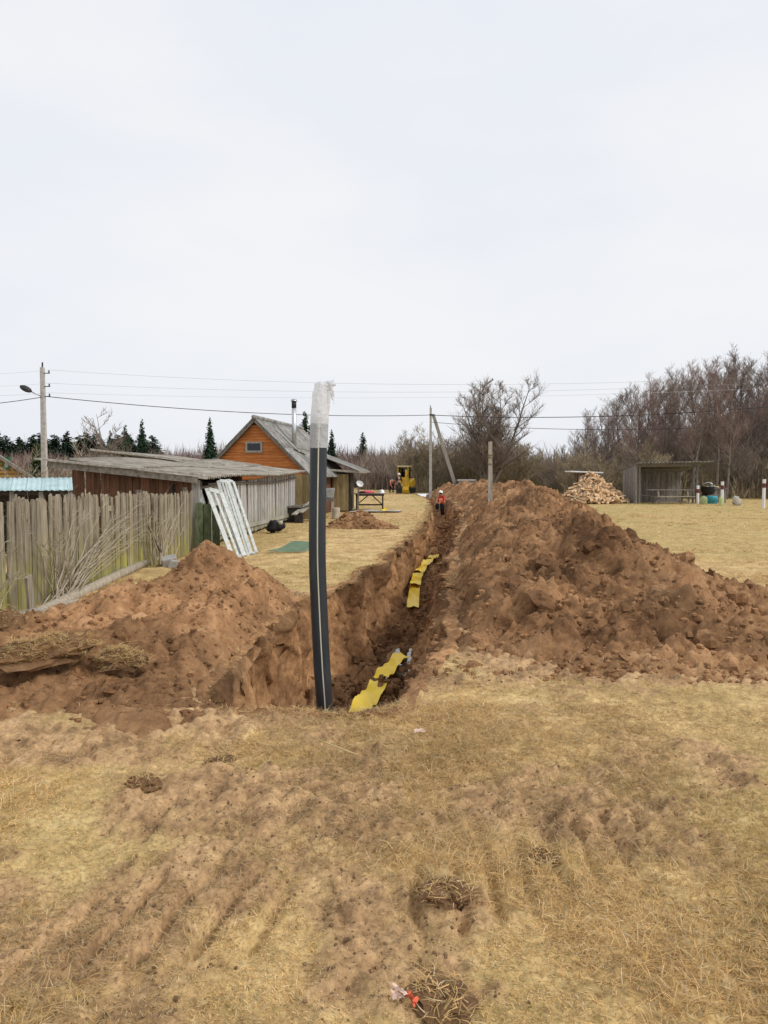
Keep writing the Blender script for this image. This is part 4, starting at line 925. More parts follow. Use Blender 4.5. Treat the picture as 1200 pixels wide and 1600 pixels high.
for k, (px, s, mm, nm) in enumerate([(1121, .12, 'lime_plastic', 'pale green bundle'), (1131, .13, 'white_wall', 'white bundle'), (1138, .10, 'pale_yellow', 'cream coloured bundle'), (1144, .07, 'lime_plastic', 'smallest green bundle')]):
    p = (At(px, 0, 42.9)[0], 42.9, .87 + s * .55); m = MB(); m.ball((0,0,0), s, 8, 5, .35, (1.2, 1, .6)); tag(m.build('bundle', mm, None, True, loc=(0,0,0)), nm + ' lying on the lid of the plank box', 'bundle').location = p
p = G(1151, 790); m = MB(); m.ball((0, 0, .2), .3, 10, 7, .7, (.75, .6, .9)); tag(m.build('sack', 'tarp', None, True, loc=(0,0,0)), 'slumped pale sack on the grass beside the plank box', 'sack').location = (p[0], p[1], .02)

# ---- firewood heap of single logs
LOGM = []
for i in range(6):
    r2 = random.Random(500 + i); L = .38 + .1 * r2.random(); rr = .10 + .035 * r2.random(); m = MB(); n = [4, 5, 3, 5, 6, 4][i]
    a0 = [0, .5, 1.05, 1.57, 2.3, 3.0][:n]; P = [(0, 0)] if i != 4 else []
    P += [(rr * math.cos(a), rr * math.sin(a)) for a in a0]
    m.prism(P, 0, -L/2, L/2)
    m.M = [1 if (i % 2 and j in (4, 5)) else 0 for j in range(len(m.F))]
    me = m.mesh('split_log', None, mats=['log_wood', 'log_bark']); LOGM.append(me)
FXC, FYC = At(936, 0, 42.6)[0], 42.9
def fw_h(x, y): 
    u = (x - FXC) / (2.05 if x > FXC else 1.85); v = (y - FYC) / 1.55; q = math.sqrt(u*u + v*v)
    return max(0, 1.72 * (1 - q ** (1.05 if q < 1 else 1)))
r2 = random.Random(77); cnt = 0
while cnt < 290:
    a = r2.uniform(math.pi * .92, 2 * math.pi * 1.04); q = math.sqrt(r2.random()) * 1.0
    x = FXC + (2.05 if math.cos(a) > 0 else 1.85) * q * math.cos(a); y = FYC + 1.55 * q * math.sin(a); h = fw_h(x, y)
    o = linkmesh('split_log', LOGM[r2.randrange(6)], None, (x, y, h + .05 + r2.uniform(-.05, .05)), (r2.uniform(-3, 3), r2.gauss(0, .45), r2.random() * 6.28), (r2.uniform(.85, 1.15),) * 3)
    tag(o, 'pale split firewood log lying in the heap beside the shelter', 'firewood', 'split logs heaped on the lawn'); cnt += 1
m = MB(); rest = []
Vs, Fs, b = [], [], 0
for k in range(520):
    a = r2.uniform(0, 2 * math.pi); q = math.sqrt(r2.random()) * .93; x = FXC + 1.9 * q * math.cos(a); y = FYC + 1.5 * q * math.sin(a); h = fw_h(x, y) * r2.uniform(.25, .97)
    Mx = Matrix.Translation((x, y, h + .02)) @ Euler((r2.uniform(-3, 3), r2.gauss(0, .4), r2.random() * 6.28)).to_matrix().to_4x4()
    c = [(-.22,-.07,-.05), (.22,-.07,-.05), (.22,.07,-.05), (-.22,.07,-.05), (-.22,-.05,.06), (.22,-.05,.06), (.22,.05,.06), (-.22,.05,.06)]; m.hexa([Mx @ Vector(v) for v in c])
tag(m.build('firewood_core', 'log_wood', loc=(FXC, FYC, 0)), 'jumble of split logs deep inside the firewood heap', 'firewood', kind='stuff')
rs = thing('wood_store', 'small flat pale roof on posts standing behind the firewood heap', 'store', (At(922, 0, 46)[0], 46, 0))
rx0, rx1 = At(896, 0, 46)[0], At(948, 0, 46)[0]; zz = At(900, 737, 46)[2]
MB().beam((rx0, 46, zz + .02), (rx1, 46, zz - .06), 1.4, .07).build('roof', 'white_wall', rs)
for x in (rx0 + .6, rx1 - .35):
    for yy in (45.5, 46.5): MB().beam((x, yy, 0), (x, yy, zz - .06), .09, .09).build('post', 'old_wood', rs)
MB().box(rx0 + .7, rx1 - .5, 46.45, 46.5, .4, zz - .1).build('back_panel', 'brown_wood', rs)

# ================================================================== TREES
def tubes_np(branches, n):
    """branches: list of (pts list, radii list) -> V, F (quads), vectorised per equal length"""
    Vs, Fs, b = [], [], 0
    by = {}
    for p, r_ in branches: by.setdefault(len(p), []).append((p, r_))
    for k, L in by.items():
        P = np.array([[tuple(q) for q in p] for p, _ in L], dtype=np.float64); Rr = np.array([r_ for _, r_ in L]); m = len(L)
        d = np.gradient(P, axis=1); d /= np.linalg.norm(d, axis=2, keepdims=True) + 1e-9
        ref = np.where(np.abs(d[:, :1, 2:3]) > .9, np.array([[[1., 0, 0]]]), np.array([[[0., 0, 1]]]))
        u = np.cross(d, ref); u /= np.linalg.norm(u, axis=2, keepdims=True) + 1e-9; w = np.cross(d, u)
        a = np.arange(n) * 2 * math.pi / n
        V = P[:, :, None, :] + Rr[:, :, None, None] * (u[:, :, None, :] * np.cos(a)[None, None, :, None] + w[:, :, None, :] * np.sin(a)[None, None, :, None])
        idx = np.arange(m * k * n).reshape(m, k, n) + b
        q = np.stack([idx[:, :-1, :], np.roll(idx, -1, 2)[:, :-1, :], np.roll(idx, -1, 2)[:, 1:, :], idx[:, 1:, :]], -1).reshape(-1, 4)
        Vs.append(V.reshape(-1, 3)); Fs.append(q); b += m * k * n
    return np.concatenate(Vs), np.concatenate(Fs)
def grow(rng, p, d, L, r0, segs, wander, up):
    pts = [p]; rad = [r0]
    for i in range(segs):
        d = (d + Vector((rng.gauss(0, wander), rng.gauss(0, wander), rng.gauss(0, wander * .6) + up))).normalized()
        p = p + d * (L / segs); pts.append(p); rad.append(r0 * (1 - .88 * (i + 1) / segs))
    return pts, rad, d
def bare_tree(seed, H_, r0, stems=1, spread=.5, first=.35, n1=12, n2=8, n3=5, up=.06, lean=.05, l1=.42):
    rng = random.Random(seed); big = []; small = []
    for s in range(stems):
        a = rng.random() * 6.28; sp = lean if stems == 1 else rng.uniform(.12, .34 + .022 * stems)
        h = H_ * (1 if s == 0 else rng.uniform(.72, .98))
        tp, tr, _ = grow(rng, Vector((rng.gauss(0, .12) * (stems > 1), rng.gauss(0, .12) * (stems > 1), -.15)), Vector((math.cos(a) * sp, math.sin(a) * sp, 1)).normalized(), h, r0 * rng.uniform(.75, 1), 9, .05, .03)
        big.append((tp, tr))
        for i in range(n1):
            f = first + (1 - first) * (i + rng.random() * .8) / n1 * .97; k = f * 9; j = min(8, int(k)); q = tp[j].lerp(tp[j + 1], k - j)
            a = rng.random() * 6.28; dd = Vector((math.cos(a) * spread, math.sin(a) * spread, rng.uniform(.35, .8))).normalized()
            l = h * l1 * (1.08 - .72 * f) * rng.uniform(.7, 1.15); rr = max(.012, tr[j] * .55)
            bp, br, _ = grow(rng, q, dd, l, rr, 5, .12, up); big.append((bp, br))
            for e in range(n2):
                f2 = .2 + .8 * (e + rng.random()) / n2; k2 = min(4.99, f2 * 5); j2 = int(k2); q2 = bp[j2].lerp(bp[j2 + 1], k2 - j2)
                a = rng.random() * 6.28; base = (bp[j2 + 1] - bp[j2]).normalized(); d2 = (base * .8 + Vector((math.cos(a), math.sin(a), rng.uniform(-.1, .9))) * .8).normalized()
                l2 = l * .42 * rng.uniform(.5, 1.1); cp, cr_, _ = grow(rng, q2, d2, l2, max(.007, br[j2] * .5), 3, .16, up * 1.3); small.append((cp, cr_))
                for g in range(n3):
                    j3 = rng.randrange(3); q3 = cp[j3].lerp(cp[j3 + 1], rng.random()); a = rng.random() * 6.28
                    d3 = ((cp[j3 + 1] - cp[j3]).normalized() * .8 + Vector((math.cos(a), math.sin(a), rng.uniform(-.1, 1))) * .65).normalized()
                    small.append(([q3, q3 + d3 * (l2 * rng.uniform(.4, .85))], [.0105, .004]))
    return big, small
def tree_meshes(name, seed, bark, twig, **kw):
    b, s = bare_tree(seed, **kw); v, f = tubes_np(b, 6); v2, f2 = tubes_np(s, 3)
    return npmesh('trunk', v, f, bark, True), npmesh('crown', v2, f2, twig, True)
def put_tree(ms, loc, sc, rz, label, group=None, name='bare_tree', cat='tree', zs=None):
    t_ = thing(name, label, cat, loc, group, rz); t_.scale = (sc, sc, zs or sc)
    for me, nm in zip(ms, ('trunk', 'crown')):
        o = bpy.data.objects.new(nm, me); COL.objects.link(o); o.parent = t_
    return t_
TALL = [tree_meshes('tall', 600 + i, 'bark', ['twig_red', 'twig_brown', 'twig_red'][i % 3], H_=10, r0=.12, spread=.55, first=.25, n1=24, n2=9, n3=7, up=.10, l1=.34) for i in range(5)]
BUSHY = [tree_meshes('bushy', 630 + i, 'bark', ['twig_olive', 'twig_brown', 'twig_olive'][i % 3], H_=5, r0=.06, stems=7, spread=.8, first=.12, n1=10, n2=7, n3=6, up=.07, l1=.5) for i in range(4)]
# the big spreading tree behind the braced pole
bt = tree_meshes('big', 661, 'bark', 'twig_brown', H_=9.6, r0=.17, stems=10, spread=.9, first=.18, n1=15, n2=10, n3=9, up=.07, l1=.38)
put_tree(bt, (At(768, 0, 64)[0], 64, 0), 1.12, 0.4, 'large spreading bare tree with many stems behind the braced utility pole', zs=1.06)
r_ = random.Random(41)
def topline(px): return np.interp(px, [560, 640, 700, 850, 880, 910, 950, 1000, 1050, 1100, 1200, 1500], [700, 690, 668, 665, 690, 672, 640, 608, 590, 572, 562, 540])
for i in range(74):
    px = 895 + (1430 - 895) * (i + r_.random()) / 74; Y = r_.uniform(50, 66) if i % 2 else r_.uniform(56, 78)
    if px < 990: Y = r_.uniform(60, 80)
    zt = At(px, topline(px) + r_.uniform(-6, 22), Y)[2]; sc = zt / 10.0
    put_tree(TALL[i % 5], (At(px, 0, Y)[0], Y, -.05), sc, r_.random() * 6.28, 'tall slim bare tree with reddish twigs in the wood behind the shelter', 'slim bare trees of the wood behind the shelter')
for i in range(84):
    px = 640 + (1420 - 640) * (i + r_.random()) / 84; Y = r_.uniform(49, 60) if px > 870 else r_.uniform(66, 84)
    hpx = 705 if px > 870 else 690
    zt = max(2.2, At(px, hpx + r_.uniform(-22, 30), Y)[2]); sc = zt / 5.0
    put_tree(BUSHY[i % 4], (At(px, 0, Y)[0], Y, -.05), sc * 1.15, r_.random() * 6.28, 'dense many-stemmed bare bush at the edge of the wood', 'bare bushes along the edge of the wood', 'bare_bush', 'bush', sc)
# undergrowth and the far wood: masses of twigs nobody could count
def thicket(name, label, n, fx, matn, seed, wid, hfun):
    r = np.random.default_rng(seed); Vs = []; Fs = []
    x, y, h = fx(r, n)
    k = 5   # slivers per stem
    X = np.repeat(x, k); Y = np.repeat(y, k); Hh = np.repeat(h, k); j = np.tile(np.arange(k), n)
    f0 = j / k * .8 * r.random(n * k); base = np.stack([X + r.normal(0, .25, n*k) * f0 * 2, Y + r.normal(0, .25, n*k) * f0 * 2, Hh * f0 - .05], 1)
    L = Hh * r.uniform(.22, .5, n * k) * (1 - .35 * f0); ph = r.random(n * k) * 6.283; tl = np.abs(r.normal(.35, .25, n * k)) * (j > 0) + .06
    d = np.stack([np.cos(ph) * np.sin(tl), np.sin(ph) * np.sin(tl), np.cos(tl)], 1); tip = base + d * L[:, None]
    sdv_ = np.stack([-np.sin(ph + r.normal(0, .8, n*k)), np.cos(ph), np.zeros(n * k)], 1) * (wid * r.uniform(.5, 1.3, n * k))[:, None]
    V = np.stack([base - sdv_, base + sdv_, tip], 1).reshape(-1, 3)
    me = npmesh(name, V, np.arange(len(V)).reshape(-1, 3), matn, False)
    return tag(linkmesh(name, me), label, 'undergrowth', kind='stuff')
def fx1(r, n):
    px = r.uniform(640, 1480, n); Y = np.where(px > 880, r.uniform(50, 80, n), r.uniform(68, 95, n)); X = (px - 600) / FPX * Y
    return X, Y, np.where(px > 880, r.uniform(1.2, 4.2, n), r.uniform(1.5, 5.0, n)) * (.75 + .35 * fbm2(X, Y, .12, 2, 5))
thicket('undergrowth', 'tangled brown undergrowth of bare twigs filling the wood', 17000, fx1, 'twig_olive', 71, .024, None)
def fx2(r, n):
    px = r.uniform(-260, 700, n); Y = r.uniform(95, 150, n); X = (px - 600) / FPX * Y
    return X, Y, (5.6 + 3.0 * r.random(n) ** .7) * (Y / 125) * (.95 + .18 * fbm2(X, Y, .05, 3, 9))
thicket('far_wood', 'far reddish brown wood of bare saplings behind the houses', 34000, fx2, 'twig_red', 72, .075, None)
def fx3(r, n):
    px = r.uniform(560, 1500, n); Y = r.uniform(82, 130, n); X = (px - 600) / FPX * Y
    hh = np.where(px < 900, r.uniform(3.0, 7.5, n), np.interp(px, [900, 1000, 1200], [7.5, 10, 13]) * r.uniform(.5, 1, n))
    return X, Y, hh * .92
thicket('far_wood', 'grey brown mass of bare saplings deep behind the shelter and the spreading tree', 26000, fx3, 'twig_brown', 73, .055, None)

# ---- conifers
def conifer_mesh(seed, H_, rb, nbr, matn='conifer', fuzzy=1.0):
    rng = np.random.default_rng(seed); V = []
    for i in range(nbr):
        f = 1 - math.sqrt(1 - (i + rng.random()) / nbr * .998); z = H_ * (.05 + .94 * f)
        L = (rb * (1 - f) ** .9 + .10) * rng.uniform(.55, 1.12); a = rng.random() * 6.283; d = np.array([math.cos(a), math.sin(a), 0]); s = np.array([-d[1], d[0], 0])
        for q in range(6):
            t0 = (q + rng.random()) / 6; p = np.array([0, 0, z]) + d * L * t0 + np.array([0, 0, -.35 * L * t0 + .20 * L * t0 ** 2])
            w = (L * .20 * (1.15 - t0) + .09) * fuzzy; dr = d * (L * .22 + .06) + s * rng.normal(0, .8) * w + np.array([0, 0, rng.normal(-.10, .22) * (.4 + L * .4)])
            V += [p - s * w + np.array([0, 0, rng.normal(0, .10)]), p + s * w + np.array([0, 0, rng.normal(0, .10)]), p + dr]
    V = np.array(V); return npmesh('crown', V, np.arange(len(V)).reshape(-1, 3), matn, False)
mt = MB(); mt.tube([(0,0,-.2), (0,0,3), (0,0,9.6)], [.16, .11, .02], 7); TRK_M = mt.mesh('trunk', 'bark', True)
CON = [conifer_mesh(800 + i, 10, [2.3, 1.9, 2.6][i], 620) for i in range(3)]
CONL = conifer_mesh(820, 10, 3.6, 620, 'conifer_light', 1.3)
def put_con(px, pyt, Y, wx, label, group=None, me=None, k=0):
    zt = At(px, pyt, Y)[2]; sc = zt / 10.0
    t_ = put_tree((TRK_M, me or CON[k % 3]), (At(px, 0, Y)[0], Y, 0), sc * wx, r_.random() * 6.28, label, group, 'conifer', 'tree', sc); return t_
put_con(320, 646, 92, .85, 'lone dark green conifer rising left of the orange house roof', k=1)
put_con(473, 636, 70, .95, 'dark green spruce rising right behind the metal chimney', k=0)
put_con(516, 666, 74, .9, 'lower dark spruce behind the lean-to roof', k=1)
put_con(566, 671, 120, .9, 'small distant spruce top above the far brown wood', k=2)
put_con(211, 648, 66, .75, 'pointed dark spruce, tallest of the three behind the low sheds', 'three dark spruces behind the low sheds', k=1)
put_con(184, 658, 66, .75, 'dark spruce in the middle of the three behind the low sheds', 'three dark spruces behind the low sheds', k=2)
put_con(160, 668, 68, .75, 'shortest dark spruce of the three behind the low sheds', 'three dark spruces behind the low sheds', k=0)
put_con(42, 686, 52, .9, 'broad mid green conifer behind the yellow log house', me=CONL)
put_con(-60, 676, 56, .9, 'loose mid green conifer beside the yellow log house', me=CONL)
for i in range(38):
    px = -230 + 470 * (i + r_.random()) / 38; put_con(px, 674 + r_.uniform(-7, 14) + max(0, px - 180) * .12, r_.uniform(118, 150), r_.uniform(1.9, 2.9), 'dark conifer in the far evergreen wood behind the street lamp', 'conifers of the far evergreen wood', k=i)

# ---- bare fruit trees behind the fence, shrubs before it
FR = [tree_meshes('fruit', 680 + i, 'bark_pale', 'twig_pale', H_=3.4, r0=.05, stems=4, spread=1.0, first=.25, n1=7, n2=6, n3=3, up=.05, l1=.55) for i in range(3)]
ft = tree_meshes('fruit', 690, 'bark', 'twig_brown', H_=5.0, r0=.075, stems=5, spread=1.1, first=.35, n1=8, n2=6, n3=3, up=.07, l1=.42)
put_tree(ft, (At(170, 0, 30)[0], 30, 0), .88, 1.0, 'bare fruit tree with upright shoots behind the low shed roofs', name='fruit_tree')
for i, (px, Y, sc, rz, lb) in enumerate([(60, 16.2, .52, 1, 'bare pale shrub beside the pale blue roof'), (-30, 15.5, .6, 2, 'bare pale shrub left of the pale blue roof'), (118, 19.5, .72, 3, 'bare pale shrub at the end of the brown shed wall'), (262, 31, .62, 4.4, 'bare shrub with crooked boughs over the shed roof'), (95, 30, .8, 5, 'bare pale tree at the foot of the street lamp'), (35, 26, .75, .5, 'bare pale tree in front of the log house'), (150, 34, .8, 2.5, 'bare pale tree behind the raised shed roof')]):
    put_tree(FR[i % 3], (At(px, 0, Y)[0], Y, -.05), sc, rz, lb, name='bare_shrub', cat='shrub')
def arching(seed, n, base, tips, r0=.011):
    rng = random.Random(seed); out = []
    for i in range(n):
        b = Vector(base) + Vector((rng.gauss(0, .06), rng.gauss(0, .2), 0)); tp = Vector(tips[i % len(tips)]) + Vector((rng.gauss(0, .10), rng.gauss(0, .35), rng.gauss(0, .16)))
        mid = b.lerp(tp, .5) + Vector((rng.gauss(0, .08), rng.gauss(0, .08), .28 + rng.gauss(0, .12)))
        P = []
        for k in range(9):
            u = k / 8; P.append(b * (1-u)**2 + mid * 2*u*(1-u) + tp * u*u + Vector((rng.gauss(0, .012), rng.gauss(0, .012), rng.gauss(0, .012))))
        out.append((P, [r0 * (1.05 - .85 * k / 8) for k in range(9)]))
        for e in range(rng.randrange(5, 10)):
            j = rng.randrange(2, 8); dd = (P[j+1 if j < 8 else j] - P[j-1]).normalized() + Vector((rng.gauss(0, .6), rng.gauss(0, .6), rng.uniform(-.5, .8))); dd.normalize(); q, rr, _ = grow(rng, P[j], dd, rng.uniform(.10, .42), r0 * .4, 4, .2, 0); out.append((q, rr))
    return out
tips = [(-4.16, 12.2, .95), (-4.1, 11.4, .75), (-4.15, 10.6, 1.05), (-4.0, 9.9, .9), (-4.12, 13.0, .9), (-4.05, 9.2, .6), (-4.1, 12.6, .5), (-4.15, 9.0, 1.2)]
v, f = tubes_np(arching(3, 34, (-4.14, 9.4, 0), tips), 4)
b_ = thing('bare_bush', 'leafless pale arching shrub growing against the picket fence', 'shrub', (-4.14, 9.4, 0))
linkmesh('twigs', npmesh('twigs', v - np.array([-4.14, 9.4, 0]), f, 'twig_pale', True), b_, (-4.14, 9.4, 0))
v, f = tubes_np(arching(9, 16, (-4.1, 13.4, .0), [(-4.15, 14.6, 1.0), (-4.05, 13.0, 1.1), (-4.1, 15.2, .8), (-4.0, 12.4, .7)]), 4)
b_ = thing('bare_bush', 'thin leafless shrub by the dark stick near the concrete blocks', 'shrub', (-4.1, 13.4, 0))
linkmesh('twigs', npmesh('twigs', v - np.array([-4.1, 13.4, 0]), f, 'twig_pale', True), b_, (-4.1, 13.4, 0))
v, f = tubes_np(arching(12, 9, (-4.2, 7.6, .05), [(-4.1, 8.4, .7), (-4.15, 7.2, .9), (-4.05, 8.2, .4)], .008), 4)
b_ = thing('bare_bush', 'small leafless shrub at the leaning board by the fence', 'shrub', (-4.2, 7.6, 0))
linkmesh('twigs', npmesh('twigs', v - np.array([-4.2, 7.6, 0]), f, 'twig_pale', True), b_, (-4.2, 7.6, 0))
a, b2, c = At(252, 862, 13.2), At(228, 812, 13.4), At(213, 788, 13.5)
o = MB().tube([a, b2, c], [.03, .022, .010], 7); o.tube([b2, At(240, 800, 13.4), At(246, 790, 13.4)], [.012, .009, .005], 5); tag(o.build('dead_branch', 'bark', None, True, loc=a), 'dark dead branch leaning on the fence above the concrete blocks', 'branch')

# ================================================================== POLES AND WIRES
def concrete_pole(px, py_top, Y, w0, label, py_lean=None, group=None):
    x, _, zt = At(px, py_top, Y); t_ = thing('utility_pole', label, 'pole', (x, Y, 0), group)
    MB().beam((x, Y, -.3), (x, Y, zt), w0 * 1.25, w0 * 1.25, (0,1,0), w0 * .8, w0 * .8).build('shaft', 'pole_concrete', t_); return t_, x, zt
lp, lx, lz = concrete_pole(66, 574, 45, .26, 'concrete utility pole carrying a street lamp head above the yellow log house')
for k, dz in enumerate((.35, 1.15, 1.75)):
    z = lz - dz; MB().beam((lx - .1, 45, z), (lx + .45, 45, z), .05, .05).build('cross_arm', 'black_metal', lp)
    q = MB(); q.lathe([(.03, 0), (.05, .06), (.035, .14), (.02, .16)], 8, (lx + .40, 45, z + .02)); q.build('insulator', 'black_metal', lp, True)
MB().tube([(lx, 45, lz - .05), (lx + .02, 45, lz + .30)], .05, 6).build('top_pin', 'black_metal', lp)
MB().tube([(lx - .05, 44.9, lz - 1.75), (lx - .35, 44.8, lz - 1.62), (lx - .55, 44.7, lz - 1.5)], .035, 6).build('lamp_arm', 'steel', lp, True)
q = MB(); q.ball((0,0,0), .36, 14, 8, 0, (1.1, .6, .42)); lm = q.build('lamp_head', 'black_metal', lp, True, loc=(0,0,0)); lm.location = (-.86, -.35, lz - 1.33); lm.rotation_euler = (R(35), R(28), 0); WL[lm] = Vector((0,0,0))
q = MB(); q.ball((0,0,0), .25, 12, 6, 0, (1.1, .6, .3)); g_ = q.build('lens', 'steel', lm, True, loc=(0,0,0)); g_.location = (0, -.02, -.07)
mp_, mx_, mz_ = concrete_pole(673, 637, 60, .20, 'straight concrete utility pole with a slanting brace beside the trench')
a = At(677, 648, 60); b2 = At(716, 754, 62.5); MB().beam((a[0], 60.1, a[2]), (b2[0] + .04, 62.5, -.1), .24, .24, (0,1,0), .28, .28).build('brace', 'pole_concrete', mp_)
MB().tube([(mx_ - .03, 60, mz_), (mx_ - .03, 60, mz_ + .2)], .03, 6).build('top_pin', 'black_metal', mp_)
MB().beam((mx_ - .12, 59.9, mz_ - .55), (mx_ + .3, 59.9, mz_ - .55), .05, .05).build('clamp', 'black_metal', mp_)
fp, fx_, fz_ = concrete_pole(649, 690, 92, .20, 'thin distant concrete pole behind the excavator')
rp_, rx_, rz_ = concrete_pole(1530, 560, 46, .24, 'concrete utility pole at the lawn side of the wood')
lp2, l2x, l2z = concrete_pole(-330, 560, 40, .24, 'concrete utility pole left of the log house')
def wire(name, label, a, b, sag, r0, mt_, n=40):
    a, b = Vector(a), Vector(b); P = [a.lerp(b, k / n) - Vector((0, 0, 4 * sag * (k / n) * (1 - k / n))) for k in range(n + 1)]
    tag(MB().tube(P, r0, 5).build(name, mt_, None, True, loc=a), label, 'wire')
w1 = (lx + .2, 45, lz - 1.75)
wire('power_cable', 'thick dark cable sagging from the lamp pole to the braced pole', w1, (mx_, 59.9, mz_ - .6), .45, .024, 'wire')
wire('power_cable', 'thick dark cable from the braced pole towards the wood on the lawn side', (mx_, 59.9, mz_ - .6), (rx_, 46, rz_ - 1.5), .9, .028, 'wire')
wire('power_cable', 'dark cable running from the lamp pole past the log house', w1, (l2x, 40, l2z - 2.4), .5, .022, 'wire')
wire('power_cable', 'lower pale cable hung below the dark one from the braced pole to the wood', (mx_, 60.1, mz_ - 1.15), (rx_, 46.2, rz_ - 2.9), 1.0, .02, 'wire')
for k, dz in enumerate((.30, 1.10, 1.68)):
    wire('thin_wire', ['highest', 'middle', 'lowest'][k] + ' of three faint thin wires strung high across from the lamp pole', (lx + .4, 45, lz - dz + .15), (rx_, 46.5, rz_ - .1 - .45 * k), 1.15 - .2 * k, .006, 'wire_thin')
    wire('thin_wire', ['highest', 'middle', 'lowest'][k] + ' of three faint thin wires leaving the lamp pole over the log house', (lx + .4, 45, lz - dz + .15), (l2x, 40.3, l2z - .1 - .45 * k), .5, .006, 'wire_thin')
# weathered wooden post rising from the heap
x, _, zt = At(766, 690, 25); wpz = hR(np.array([x]), np.array([25.]))[0]
t_ = thing('wooden_post', 'weathered split wooden post standing in the long soil heap', 'post', (x, 25, 0))
MB().beam((x + .02, 25, -.2), (x, 25, zt), .16, .14, (0,1,0), .12, .11).build('shaft', 'weathered_post', t_)
MB().beam((x - .05, 24.92, .5), (x - .03, 24.92, zt - .9), .05, .03, (0,1,0)).build('splinter', 'shed_wood', t_)
for z_ in (zt - .45, zt - .52, zt - .75): MB().lathe([(.095, -.012), (.11, 0), (.095, .012)], 10, (x, 25, z_)).build('wire_band', 'olive_wood', t_)
p = At(729, 752, 61.5); o = MB(); o.box(p[0] - .65, p[0] + .65, 61.2, 62.2, 0, 1.12); o.box(p[0] - .75, p[0] + .75, 61.1, 62.3, 1.122, 1.28)
tag(bevel(o.build('concrete_block', 'concrete', None, loc=(p[0], 61.7, 0)), .03), 'pale concrete well block behind the heap beside the pole brace', 'concrete block')

# ================================================================== THE PIPE AND THE TAPE
PY = 5.55
axis_px = [(512, 1330, PY + .05), (510, 1240, PY + .03), (508, 1120, PY + .01), (503, 1040, PY), (499, 960, PY), (496, 880, PY), (496, 800, PY), (497, 740, PY), (498, 690, PY), (499, 662, PY)]
AX = [Vector(At(a, b, c)) for a, b, c in axis_px]
def smooth_path(P, n=60):
    out = []
    for i in range(n + 1):
        u = i / n * (len(P) - 1); k = min(int(u), len(P) - 2); f = u - k
        p0, p1, p2, p3 = P[max(k-1, 0)], P[k], P[k+1], P[min(k+2, len(P)-1)]
        out.append(.5 * ((2*p1) + (p2 - p0) * f + (2*p0 - 5*p1 + 4*p2 - p3) * f*f + (3*p1 - p0 - 3*p2 + p3) * f**3))
    return out
PP = smooth_path(AX, 80); PR = .064
pipe = thing('gas_pipe', 'dark grey plastic pipe with pale stripe and film wrapped end standing upright in the trench', 'pipe', tuple(AX[0]))
MB().tube(PP, PR, 28).build('tube', 'pipe', pipe, True)
def stripe(ang, w=.0045):
    m = MB(); vs = []; fs = []
    for i, p in enumerate(PP):
        for s in (-1, 0, 1):
            a = ang + s * w / PR + .10 * (1 - i / 80); d = Vector((math.cos(a), math.sin(a), 0)); vs.append(p + d * (PR + .0016))
    for i in range(len(PP) - 1):
        for j in range(2): fs.append((i*3 + j, i*3 + j + 1, (i+1)*3 + j + 1, (i+1)*3 + j))
    return m.add(vs, fs)
for a in (-1.50, .55, 2.6): stripe(a).build('stripe', 'pipe_stripe', pipe, True)
# plastic film: wrinkled sleeve tied off over the end
NS, NR = 40, 44; top_px = [(498, 700), (498.5, 672), (500.5, 640), (503, 615), (504, 603), (504, 597)]
FP = smooth_path([Vector(At(a, b, PY)) for a, b in top_px], NR - 1); V = np.zeros((NR, NS, 3))
rad = np.interp(np.linspace(0, 1, NR), [0, .25, .3, .7, .84, .93, 1], [.068, .068, .070, .067, .064, .056, .030])
th = np.linspace(0, 2 * math.pi, NS, endpoint=False)
for i in range(NR):
    w_ = 1 + .05 * np.interp(i / NR, [0, .25, .35, 1], [.12, .3, 1, 2.2]) * fbm3(np.cos(th) * 2.2, np.sin(th) * 2.2, np.full(NS, i * .16), 1.0, 3, 401)
    V[i, :, 0] = FP[i].x + rad[i] * w_ * np.cos(th); V[i, :, 1] = FP[i].y + rad[i] * w_ * np.sin(th); V[i, :, 2] = FP[i].z + .006 * fbm3(np.cos(th) * 2, np.sin(th) * 2, np.full(NS, i * .2), 1.5, 2, 411)
idx = np.arange(NR * NS).reshape(NR, NS); Fq = np.stack([idx[:-1], np.roll(idx, -1, 1)[:-1], np.roll(idx, -1, 1)[1:], idx[1:]], -1).reshape(-1, 4)
film = linkmesh('plastic_film', npmesh('plastic_film', V.reshape(-1, 3) - np.array(WL[pipe]), Fq, 'plastic_film', True), pipe, tuple(WL[pipe]))
# loose flap and knot at the tied end
def sheet(P, nx, ny, seed, amp, mt_, name, parent, loc):
    """P: corners p00 p10 p11 p01"""
    u, v = np.meshgrid(np.linspace(0, 1, nx), np.linspace(0, 1, ny), indexing='ij'); c = [np.array(tuple(q)) for q in P]
    W_ = (c[0] * ((1-u)*(1-v))[..., None] + c[1] * (u*(1-v))[..., None] + c[2] * (u*v)[..., None] + c[3] * ((1-u)*v)[..., None])
    for k in range(3): W_[..., k] += amp * fbm2(u * 3, v * 3, 1.3, 3, seed + k * 7)
    return linkmesh(name, npmesh(name, W_.reshape(-1, 3) - np.array(tuple(loc)), grid_faces(nx, ny), mt_, True), parent, tuple(loc))
sheet([At(505, 604, PY - .05), At(521, 592, PY - .03), At(522, 602, PY), At(509, 616, PY - .055)], 14, 12, 7, .012, 'plastic_film', 'film_flap', film, WL[pipe])
sheet([At(513, 604, PY - .06), At(519, 600, PY - .05), At(521, 632, PY - .05), At(517, 622, PY - .06)], 8, 14, 17, .010, 'plastic_film', 'film_flap', film, WL[pipe])
m = MB(); m.ball(At(515, 600, PY - .02), .035, 12, 8, .5, (1.3, 1, .7)); m.build('film_knot', 'plastic_film', film, True)

